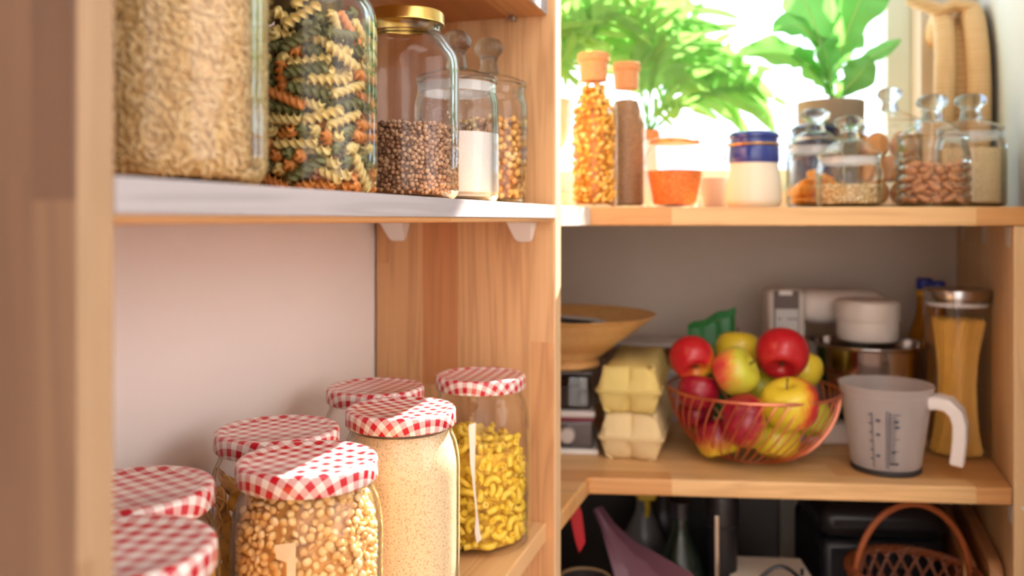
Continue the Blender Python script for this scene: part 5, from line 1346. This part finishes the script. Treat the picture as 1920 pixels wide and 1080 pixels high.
def bez(p0, p1, p2, u): return p0 * (1 - u) ** 2 + p1 * (2 * u * (1 - u)) + p2 * u * u
def strip(mb, pts, widths, side, lift=0.0):
    """a leaf lobe: pts centre line, widths half widths, side vector, keeled by lift"""
    v, f = [], []
    for p, w in zip(pts, widths):
        v += [p - side * w + Vector((0, 0, lift * w)), p, p + side * w + Vector((0, 0, lift * w))]
    for i in range(len(pts) - 1):
        for k in (0, 1):
            f.append((i * 3 + k, i * 3 + k + 1, i * 3 + 4 + k, i * 3 + 3 + k))
    mb.add(v, f)
def frond(parent, base, tip, rise, seed):
    rg = random.Random(seed)
    inv = parent.location
    p0, p2 = base - inv, tip - inv
    L = (p2 - p0).length
    p1 = p0 * .45 + p2 * .55 + Vector((rg.uniform(-.02, .02), rg.uniform(-.03, .03), rise))
    n = 40
    C = [bez(p0, p1, p2, i / n) for i in range(n + 1)]
    mb = MB()
    mb.tube(C, lambda u: .0016 * (1 - .7 * u), 6)
    view = Vector((rg.uniform(-.35, .35), -1, rg.uniform(.0, .5))).normalized()
    def frame(i):
        t = (C[min(i + 1, n)] - C[max(i - 1, 0)]).normalized()
        s = t.cross(view).normalized()
        return t, s
    i0 = int(n * .30)
    W = [.0085 * math.sin(PI * min(1, (i - i0) / (n - i0) * .85 + .12)) for i in range(i0, n + 1)]
    for i in range(i0, n):
        t, s = frame(i); t2, s2 = frame(i + 1)
        a, b = W[i - i0], W[i + 1 - i0]
        mb.add([C[i] - s * a, C[i], C[i + 1], C[i + 1] - s2 * b], [(0, 1, 2, 3)])
        mb.add([C[i], C[i] + s * a, C[i + 1] + s2 * b, C[i + 1]], [(0, 1, 2, 3)])
    m = 5 if L > .17 else 4
    for q in range(m):
        for sg in (-1, 1):
            u = .36 + .56 * (q + (.25 if sg > 0 else 0)) / m
            i = int(u * n); t, s = frame(i)
            ln = (.042 + .040 * math.sin(PI * (u - .2) / .8)) * rg.uniform(.75, 1.2) * min(1.15, L / .2)
            d_ = (t * rg.uniform(.55, .95) + s * sg).normalized()
            droop = Vector((0, 0, -rg.uniform(0, .25)))
            pts = [C[i] + (d_ + droop * (k / 6)) * (ln * k / 6) for k in range(7)]
            sd_ = d_.cross(view).normalized()
            strip(mb, pts, [x * min(1.1, L / .2) for x in (.0095, .0084, .0078, .0076, .0072, .0056, .0010)], sd_, .15)
    t, s = frame(n)
    pts = [C[n] + t * (.035 * k / 5) for k in range(6)]
    strip(mb, pts, (.006, .007, .0066, .0055, .0036, .0004), s, .15)
    return mb.build('frond', M_fern, parent, angle=0)

fp = on_top(1213, 1.455)
fern = thing('potted_fern', 'bright green lobed fern in a slim pale vase behind the lentil jar', 'plant', fp)
MB().lathe(fillet([(0, 0), (.020, 0), (.023, .03), (.017, .11), (.019, .118), (.015, .118), (0, .112)], .0015, 3), 56).build('vase', plain('pale grey glaze', (224, 222, 216), .3), fern, angle=50)
MB().lathe([(.0155, .1185), (.0215, .1185), (.0225, .124), (.0215, .134), (.0175, .134), (.0155, .1185)], 40).build('vase_rim', plain('terracotta', (222, 142, 92), .8), fern, angle=50)
MB().lathe([(0, .126), (.0165, .125)], 32).build('soil', M_soil, fern)
base = fp + Vector((0, 0, .124))
tips = [(1128, 30, 1.50, .06), (1108, -45, 1.47, .05), (1165, -25, 1.40, .05), (1230, -60, 1.46, .03), (1285, -40, 1.54, .03),
        (1322, -5, 1.54, .05), (1345, 78, 1.54, .05), (1312, 55, 1.52, .04),
        (1418, 128, 1.54, .07), (1452, 185, 1.53, .08), (1392, 190, 1.54, .07), (1300, 140, 1.44, .04), (1248, 55, 1.42, .03),
        (1182, 95, 1.40, .05), (1300, 205, 1.36, .05)]
for i, (x, y, Z, rise) in enumerate(tips):
    a = 2.4 * i
    frond(fern, base + Vector((.008 * math.cos(a), .008 * math.sin(a), 0)), at(x, y, Z), rise, i)
cp_ = Vector((.033, 1.425, TOP))
planter = thing('footed_planter', 'cream footed planter with pale fern leaves, half hidden by the pine upright', 'plant', cp_)
MB().lathe(fillet([(0, 0), (.040, 0), (.041, .012), (.018, .022), (.016, .058), (.030, .072), (.064, .118), (.0695, .180), (.066, .180), (.060, .120), (.02, .09), (0, .09)], [0, .003, .004, .01, .01, .01, .025, .001, .001, .02, .01, 0], 5), 64).build('pot', plain('cream glaze', (240, 230, 204), .3, var=.02), planter, angle=50)
MB().lathe([(0, .166), (.0645, .162)], 32).build('soil', M_soil, planter)
base = cp_ + Vector((0, 0, .166))
for i, (x, y, Z, rise) in enumerate([(1064, -25, 1.46, .05), (1094, 45, 1.38, .06), (1112, 92, 1.36, .07), (1135, -12, 1.44, .07), (1072, 118, 1.34, .05), (1170, 30, 1.40, .09), (1060, 60, 1.50, .03), (1035, -10, 1.42, .03), (1052, 30, 1.36, .03)]):
    a = 2.4 * i
    frond(planter, base + Vector((.025 * math.cos(a), .025 * math.sin(a), 0)), at(x, y, Z), rise, 100 + i)

gp = on_top(1557, 1.505)
fig = thing('fiddle_leaf_plant', 'fiddle leaf plant with broad wavy leaves in a grey pot on the window shelf', 'plant', gp)
MB().lathe(fillet([(0, 0), (.043, 0), (.0555, .150), (.0565, .176), (.0565, .190), (.052, .190), (.050, .165), (0, .165)], [0, .003, .01, .004, .001, .001, .002, 0], 4), 64).build('pot', plain('grey brown clay', (150, 134, 112), .9, var=.12, scale=60, bump=.3), fig, angle=50)
MB().lathe([(0, .176), (.051, .174)], 32).build('soil', M_soil, fig)
MB().tube([(0, 0, .17), (.003, 0, .21), (.001, .003, .26), (.004, 0, .33)], lambda u: .006 * (1.1 - u), 8).build('stem', plain('green stem', (104, 128, 62), .6), fig)
def broad_leaf(b, tip, half, bulge, seed, bend=.03, tw=0.0):
    rg = random.Random(seed)
    o = fig.location
    p0, p2 = b - o, tip - o
    n, m = 26, 10
    p1 = (p0 + p2) / 2 + Vector((0, 0, bend)) + Vector((0, bulge, 0))
    view = Vector((math.sin(tw), -math.cos(tw), .35)).normalized()
    v, f = [], []
    for i in range(n + 1):
        u = i / n
        c = bez(p0, p1, p2, u)
        t = (bez(p0, p1, p2, min(1, u + .02)) - bez(p0, p1, p2, max(0, u - .02))).normalized()
        s = t.cross(view).normalized(); nn = s.cross(t)
        w = half * (math.sin(PI * u ** 1.25) ** .75) * (1 - .30 * math.exp(-((u - .38) / .12) ** 2)) + .0012
        for k in range(m + 1):
            q = -1 + 2 * k / m
            wav = .16 * math.sin(u * 22 + (1 if q > 0 else 2.2) + seed) * abs(q) ** 2
            v.append(c + s * (q * w) + nn * (half * (.22 * abs(q) - .10 + wav)))
    for i in range(n):
        for k in range(m):
            a = i * (m + 1) + k
            f.append((a, a + 1, a + m + 2, a + m + 1))
    mb = MB().add(v, f)
    lf = mb.build('leaf', M_fig, fig, angle=0)
    C = [bez(p0, p1, p2, k / 16) + Vector((0, -.0016, 0)) for k in range(17)]
    MB().tube(C, lambda u: .0016 * (1.05 - u), 6).build('midrib', plain('leaf midrib', (190, 214, 130), .5), lf)
for args in (
    (at(1549, 122, 1.50), at(1468, -62, 1.44), .044, -.02, 1),
    (at(1556, 110, 1.51), at(1560, -95, 1.54), .040, .02, 2),
    (at(1566, 120, 1.50), at(1640, -60, 1.46), .046, -.02, 3),
    (at(1545, 100, 1.50), at(1446, 62, 1.40), .024, -.02, 4, .05),
    (at(1550, 150, 1.50), at(1392, 104, 1.40), .030, -.03, 5, .04, -.3),
    (at(1556, 180, 1.50), at(1482, 98, 1.42), .030, -.02, 6, .01, .3),
    (at(1572, 130, 1.50), at(1689, 74, 1.46), .013, -.01, 7, -.01),
    (at(1562, 182, 1.50), at(1632, 108, 1.44), .030, -.03, 8, -.01, -.4),
    (at(1556, 180, 1.51), at(1540, 70, 1.42), .036, -.02, 9, .0, .2),
    (at(1565, 140, 1.52), at(1600, 40, 1.56), .036, .02, 10, .0, -.5)):
    broad_leaf(*args)

# ------------------------------------------------------------------ wicker basket hung on the right wall
def strawtone(name, a, b, ax, sc):
    t = NT(name)
    tc = t.n('ShaderNodeTexCoord').outputs['Object']
    sp = t.n('ShaderNodeSeparateXYZ', None, i0=tc).outputs
    w_ = t.math('SINE', t.math('MULTIPLY', sp[2], sc))
    nz = t.noise(t.comb(t.math('MULTIPLY', sp[0], 8), t.math('MULTIPLY', sp[1], 8), t.math('MULTIPLY', sp[2], 160)), 1.5, 3)
    c = t.mix(nz, srgb(*a), srgb(*b))
    c = t.mix(t.math('MULTIPLY', t.math('LESS_THAN', w_, -.8), .35), c, srgb(150, 104, 58))
    return t.principled(c, .65, Normal=t.bump(w_, .6, .001))
M_straw = strawtone('straw wrapping', (226, 182, 124), (240, 208, 158), 2, 900)
M_weave = strawtone('seagrass weave', (190, 146, 88), (222, 182, 122), 2, 520)
wz = Vector((0, 0, 1)); dr = DR.normalized()
bc0 = BR + DR * .395 + nrm * .006
wk = thing('wall_basket', 'shallow oval wicker basket hanging against the right wall', 'basket', (bc0.x, bc0.y, EYE + .02), 0)
def oval(off, tilt, a, b, n=64, cz=.178):
    out = []
    for k in range(n):
        g = 2 * PI * k / n
        z = cz + b * math.sin(g)
        p = dr * (a * math.cos(g)) + nrm * (off + tilt * (1 - (z) / (2 * cz))) + wz * z
        out.append(p)
    return out
A_, Bt = oval(.022, .0, .125, .176), oval(.066, .016, .118, .168)
rip = lambda n_: (lambda u: .0115 * (1 + .05 * math.sin(u * 2 * PI * n_)))
MB().tube(A_, .0185, 12, True, flat=.9).build('back_rim', M_straw, wk)
MB().tube(Bt, .0170, 12, True, flat=.9).build('front_rim', M_straw, wk)
mb = MB()
v, f = [], []
rows = 9
for j in range(rows):
    s_ = j / (rows - 1)
    R1, R2 = oval(.022, 0, .122, .172), oval(.066, .016, .114, .163)
    for k in range(64):
        p = R1[k].lerp(R2[k], s_)
        c = wz * .178 + nrm * .04
        bump_ = .0025 * math.sin(k * PI) + .002 * (1 if (j + k) % 2 else -1)
        d_ = (p - c).normalized()
        v.append(p + d_ * bump_ - d_ * .004)
for j in range(rows - 1):
    for k in range(64):
        f.append((j * 64 + k, j * 64 + (k + 1) % 64, (j + 1) * 64 + (k + 1) % 64, (j + 1) * 64 + k))
n0 = len(v)
mb.add(v, f).build('woven_side', M_weave, wk)
mb = MB()
v, f = [], []
for j in range(14):
    s_ = 1 - j / 14
    for k, p in enumerate(oval(.012 + .003 * (j % 2), 0, .122 * s_, .172 * s_)): v.append(p)
for j in range(13):
    for k in range(64):
        f.append((j * 64 + k, j * 64 + (k + 1) % 64, (j + 1) * 64 + (k + 1) % 64, (j + 1) * 64 + k))
f.append(tuple(13 * 64 + k for k in range(64)))
mb.add(v, f).build('woven_base', M_weave, wk)
top_a = dr * -.05 + nrm * .026 + wz * .338; top_b = dr * -.05 + nrm * .072 + wz * .334
MB().tube([top_a + wz * -.012 + nrm * -.016, top_a + wz * .012, (top_a + top_b) / 2 + wz * .02, top_b + wz * .014, top_b + nrm * .05 + wz * .040], .0115, 10, flat=1.5).build('tie_band', M_straw, wk)

# ------------------------------------------------------------------ dark bay below the right lower shelf
BOT = EYE - .678 + .0005
def on_bot(px, Z): return Vector(((px - 960) / FPX * Z, Z, BOT))
fr_ = thing('multi_cooker', 'black rounded cooker with two screws, behind the wicker basket', 'appliance', (.585, 1.412, BOT), ROT2)
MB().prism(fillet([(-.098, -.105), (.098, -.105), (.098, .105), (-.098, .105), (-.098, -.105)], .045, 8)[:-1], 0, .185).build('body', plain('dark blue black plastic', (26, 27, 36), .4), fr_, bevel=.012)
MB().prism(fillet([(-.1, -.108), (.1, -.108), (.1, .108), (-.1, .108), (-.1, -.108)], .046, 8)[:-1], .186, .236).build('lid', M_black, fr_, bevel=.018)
lt = MB().box(.012, .026, -.1105, -.104, .140, .185).build('latch', plain('black latch', (12, 12, 14), .4), fr_, smooth=False, bevel=.003)
for (x, z) in ((.019, .175), (.019, .150)):
    MB().lathe([(0, .002), (.003, .0015), (.0035, 0), (0, 0)], 16, Matrix.Translation((x, -.1107, z)) @ Matrix.Rotation(PI / 2, 4, 'X')).build('screw', M_steel, lt)
# wicker basket with arched handle
kp = Vector((.566, 1.205, BOT))
kb_ = thing('wicker_basket', 'small brown wicker basket with an arched handle under the lower right shelf', 'basket', kp)
M_wick = plain('dark willow', (128, 66, 34), .5, var=.2, scale=120)
def kr_(z): return .066 + .020 * (z / .180)
mb = MB()
for s_ in (-1, 1):
    for k in range(26):
        a0 = 2 * PI * k / 26
        mb.tube([(kr_(z) * math.cos(a0 + s_ * z * 6.5), kr_(z) * math.sin(a0 + s_ * z * 6.5), z) for z in [i * .018 for i in range(11)]], .0024, 5)
mb.build('lattice_side', M_wick, kb_)
MB().lathe([(0, 0), (.066, 0), (.067, .004), (0, .004)], 40).build('base', M_wick, kb_, angle=50)
mb = MB()
for q in range(3):
    mb.tube([((.086 + .0035 * math.cos(14 * a + 2.1 * q)) * math.cos(a), (.086 + .0035 * math.cos(14 * a + 2.1 * q)) * math.sin(a), .181 + .0035 * math.sin(14 * a + 2.1 * q)) for a in [2 * PI * i / 120 for i in range(120)]], .0032, 6, True)
mb.build('braided_rim', M_wick, kb_)
hp = []
for i in range(33):
    a = PI * i / 32
    hp.append((-.083 * math.cos(a), 0, .150 + .127 * math.sin(a) ** .9))
MB().tube(hp, .0046, 10).build('handle', plain('willow handle', (152, 78, 38), .4, var=.1), kb_)
# white box
wbx = thing('white_box', 'white box with a dark arched handle on its lid at the bottom of the photo', 'box', ((1459 - 960) / FPX * 1.225, 1.225, BOT), ROT2)
MB().box(-.061, .061, -.02, .12, 0, .148).build('box_body', plain('white card', (236, 222, 204), .6), wbx, smooth=False, bevel=.003)
MB().tube([(-.020 + .060 * i / 12, .030, .149 + .020 * math.sin(PI * i / 12)) for i in range(13)], .003, 8).build('handle', M_black, wbx)
MB().lathe([(0, 0), (.0025, 0), (.0025, .010), (0, .011)], 12, Matrix.Translation((.046, .050, .148))).build('pin', M_black, wbx)
# black pipe
vp = on_bot(1352, 1.30)
vt = thing('vacuum_pipe', 'black pipe with a shiny metal strip standing in the dark bay', 'pipe', vp)
MB().lathe(fillet([(0, 0), (.024, 0), (.024, .215), (.027, .218), (.027, .262), (.020, .268), (0, .268)], [0, .002, .001, .001, .005, .002, 0], 3), 32).build('pipe', M_black, vt, angle=50)
MB().box(-.016, -.009, -.0262, -.020, .08, .236).build('metal_strip', M_steel, vt, smooth=False, bevel=.001)
# mauve dustpan
t = thing('mauve_dustpan', 'mauve plastic dustpan leaning with its narrow handle up in the dark bay', 'dustpan', (.20, 1.20, BOT))
M_mauve = plain('mauve plastic', (112, 74, 88), .45, var=.04)
P_ = [(at(1120, 952, 1.30), .008), (at(1139, 985, 1.285), .011), (at(1163, 1025, 1.27), .022), (at(1195, 1062, 1.25), .040), (at(1222, 1100, 1.235), .060), (at(1250, 1160, 1.21), .078), (at(1275, 1235, 1.19), .085)]
v, f = [], []
for (p, hw_) in P_:
    sd_ = Vector((.78, -.25, .45)).normalized(); q = p - t.location; nn = Vector((0, -1, .3)).normalized()
    for (s, e, dpt) in ((-1, 1, .006), (-1, 0, 0), (0, 0, -.004), (1, 0, 0), (1, 1, .006), (0, -1, -.008)):
        v.append(q + sd_ * (s * hw_) + nn * (dpt * (1 + hw_ * 20)) )
for i in range(len(P_) - 1):
    for k in range(6):
        f.append((i * 6 + k, i * 6 + (k + 1) % 6, i * 6 + 6 + (k + 1) % 6, i * 6 + 6 + k))
f += [(0, 1, 2, 3, 4, 5), tuple(len(v) - 6 + k for k in range(5, -1, -1))]
MB().add(v, f).build('pan', M_mauve, t, bevel=.002)
# red scraper, dark pot, bottles
rp_ = at(1086, 1037, 1.27); 
t = thing('red_scraper', 'red plastic scraper hanging point down beside the upright', 'scraper', (rp_.x, rp_.y, rp_.z))
pl_ = [(0, 0), (.009, .016), (.004, .060), (-.004, .085), (-.020, .085), (-.014, .055), (-.006, .018)]
MB().add([(x, -.002, z) for x, z in pl_] + [(x, .002, z) for x, z in pl_], [tuple(range(7)), tuple(range(13, 6, -1))] + [(i, 7 + i, 7 + (i + 1) % 7, (i + 1) % 7) for i in range(7)]).build('blade', plain('red plastic', (206, 16, 42), .35), t, smooth=False, bevel=.001)
MB().tube([(-.012, 0, .083), (-.016, 0, .092), (-.020, 0, .0985)], .0018, 6).build('hook', M_steel, t)
t = thing('dark_pot', 'dark pot with a tan rim at the lower left of the dark bay', 'pot', on_bot(1097, 1.235))
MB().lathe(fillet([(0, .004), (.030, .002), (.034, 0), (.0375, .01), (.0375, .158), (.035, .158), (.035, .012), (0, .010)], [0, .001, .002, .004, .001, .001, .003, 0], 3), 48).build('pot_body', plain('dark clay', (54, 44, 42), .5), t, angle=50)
MB().tube([(.0365 * math.cos(2 * PI * k / 40), .0365 * math.sin(2 * PI * k / 40), .159) for k in range(40)], .0024, 8, True).build('rim', plain('tan rim', (150, 118, 84), .6), t)
def dark_bottle(p, R, H, body, cap, label, lab=None, trig=False):
    t = thing('bottle', label, 'bottle', p)
    MB().lathe(fillet([(0, 0), (R, 0), (R, H * .62), (R * .38, H * .80), (R * .36, H * .9), (0, H * .9)], [0, .004, .02, .015, .002, 0], 5), 40).build('bottle_body', body, t, angle=60)
    if trig:
        hd_ = MB().box(-R * .45, R * .45, -R * 1.0, R * .5, H * .9, H).build('trigger_head', cap, t, smooth=False, bevel=.004)
        MB().tube([(0, -R * .8, H * .93), (0, -R * 1.1, H * .86), (0, -R * .9, H * .80)], .004, 8).build('trigger', cap, hd_)
    else:
        MB().lathe([(0, H * .9), (R * .42, H * .9), (R * .42, H), (0, H)], 24).build('cap', cap, t, angle=50)
    if lab: surf(R, [(-PI * .85, H * .12), (-PI * .15, H * .12), (-PI * .15, H * .45), (-PI * .85, H * .45)], t, 'paper_label', lab)
M_dgreen = plain('dark green bottle', (26, 38, 32), .12)
dark_bottle(on_bot(1207, 1.42), .034, .245, plain('milky grey bottle', (96, 100, 104), .3), plain('yellow trigger', (190, 158, 40), .4), 'spray bottle with a yellow trigger head in the dark bay', None, True)
dark_bottle(on_bot(1275, 1.30), .036, .250, M_dgreen, M_black, 'dark green bottle with a pale label left of the black pipe', plain('grey blue label', (128, 142, 154), .6))
dark_bottle(on_bot(1243, 1.49), .036, .262, M_black, M_black, 'black bottle at the back of the dark bay between the two others')
for (xa, hh_, ww, c_, nm, lb) in ((.235, .30, .15, (20, 20, 24), 'dark_filler_crate', 'black crate added to darken the back of the bay behind the bottles'), (.420, .275, .060, (52, 48, 46), 'dark_filler_crate', 'dark grey crate added to darken the bay behind the white box')):
    t = thing(nm, lb, 'crate', (xa, C2.y + D2.y * (xa - C2.x) / D2.x - .075, BOT), ROT2, 'crates added to darken the back of the bay')  # crates added to stand in for the deep shade at the back
    MB().box(-ww, ww, -.045, .06, 0, hh_ - .03).build('dark_filler_crate_body', plain('dark filler crate plastic', c_, .5), t, smooth=False, bevel=.006)
    MB().box(-ww - .004, ww + .004, -.049, .063, hh_ - .03, hh_ - .008).build('dark_filler_crate_lid', plain('dark filler crate lid', c_, .4), t, smooth=False, bevel=.004)
# boards standing by the right upright
for (off, t0, t1, h, label) in ((.004, .035, .36, .205, 'taller pine board standing against the right upright'), (.032, .060, .34, .190, 'shorter pine board standing in front of the taller one')):
    t = thing('cutting_board', label, 'board', (B2.x + DR.x * t0 + nrm.x * off, B2.y + DR.y * t0 + nrm.y * off, BOT), math.atan2(DR.y, DR.x), 'boards by the right upright')
    Ln = (t1 - t0) * DR.length
    pr_ = fillet([(0, 0), (0, h), (Ln, h), (Ln, 0)], [0, .03, .03, 0], 6)
    v = [(x, 0, z) for x, z in pr_] + [(x, .018, z) for x, z in pr_]; n = len(pr_)
    MB().add(v, [tuple(range(n)), tuple(range(2 * n - 1, n - 1, -1))] + [(i, n + i, n + (i + 1) % n, (i + 1) % n) for i in range(n)]).build('board', M_board, t, smooth=False, bevel=.003)

# ------------------------------------------------------------------ light
sd = bpy.data.lights.new('sun', 'SUN'); sd.energy = SUN; sd.angle = math.radians(.6); sd.color = (1, .93, .82)
so = bpy.data.objects.new('sun', sd); COL.objects.link(so); so.location = (2, 4, 4)
so.rotation_mode = 'QUATERNION'; so.rotation_quaternion = Vector((-.754, -1.06, -1)).to_track_quat('-Z', 'Y')
def lamp(name, loc, tgt, sx, sy, power, col):
    l = bpy.data.lights.new(name, 'AREA'); l.shape = 'RECTANGLE'; l.size = sx; l.size_y = sy; l.energy = power; l.color = col
    o = bpy.data.objects.new(name, l); COL.objects.link(o); o.location = loc
    o.rotation_mode = 'QUATERNION'; o.rotation_quaternion = (Vector(tgt) - Vector(loc)).to_track_quat('-Z', 'Y')
for a_ in FILL_LIGHTS: lamp(*a_)
w = bpy.data.worlds.new('sky'); bpy.context.scene.world = w; w.use_nodes = True
bg = w.node_tree.nodes['Background']; bg.inputs[0].default_value = (.80, .90, 1.0, 1); bg.inputs[1].default_value = SKY

# ------------------------------------------------------------------ camera
cd = bpy.data.cameras.new('camera'); cam = bpy.data.objects.new('camera', cd); COL.objects.link(cam)
cam.location = (0, 0, EYE); cam.rotation_euler = (PI / 2, 0, 0)
cd.sensor_width = 36; cd.lens = FPX / 1920 * 36; cd.shift_y = -(540 - 413) / 1920
cd.clip_start = .02; cd.clip_end = 100
cd.dof.use_dof = True; cd.dof.focus_distance = .70; cd.dof.aperture_fstop = 4.2; cd.dof.aperture_blades = 0
sc = bpy.context.scene
sc.camera = cam
sc.view_settings.view_transform = 'Standard'; sc.view_settings.look = 'None'
sc.view_settings.exposure = EXPO; sc.view_settings.gamma = 1; sc.view_settings.use_curve_mapping = False
c = sc.cycles
c.use_denoising = True
try: c.denoiser = 'OPENIMAGEDENOISE'
except Exception: pass
c.max_bounces = 12; c.diffuse_bounces = 5; c.glossy_bounces = 5; c.transmission_bounces = 6; c.transparent_max_bounces = 40
c.caustics_reflective = False; c.caustics_refractive = False
c.sample_clamp_indirect = 6
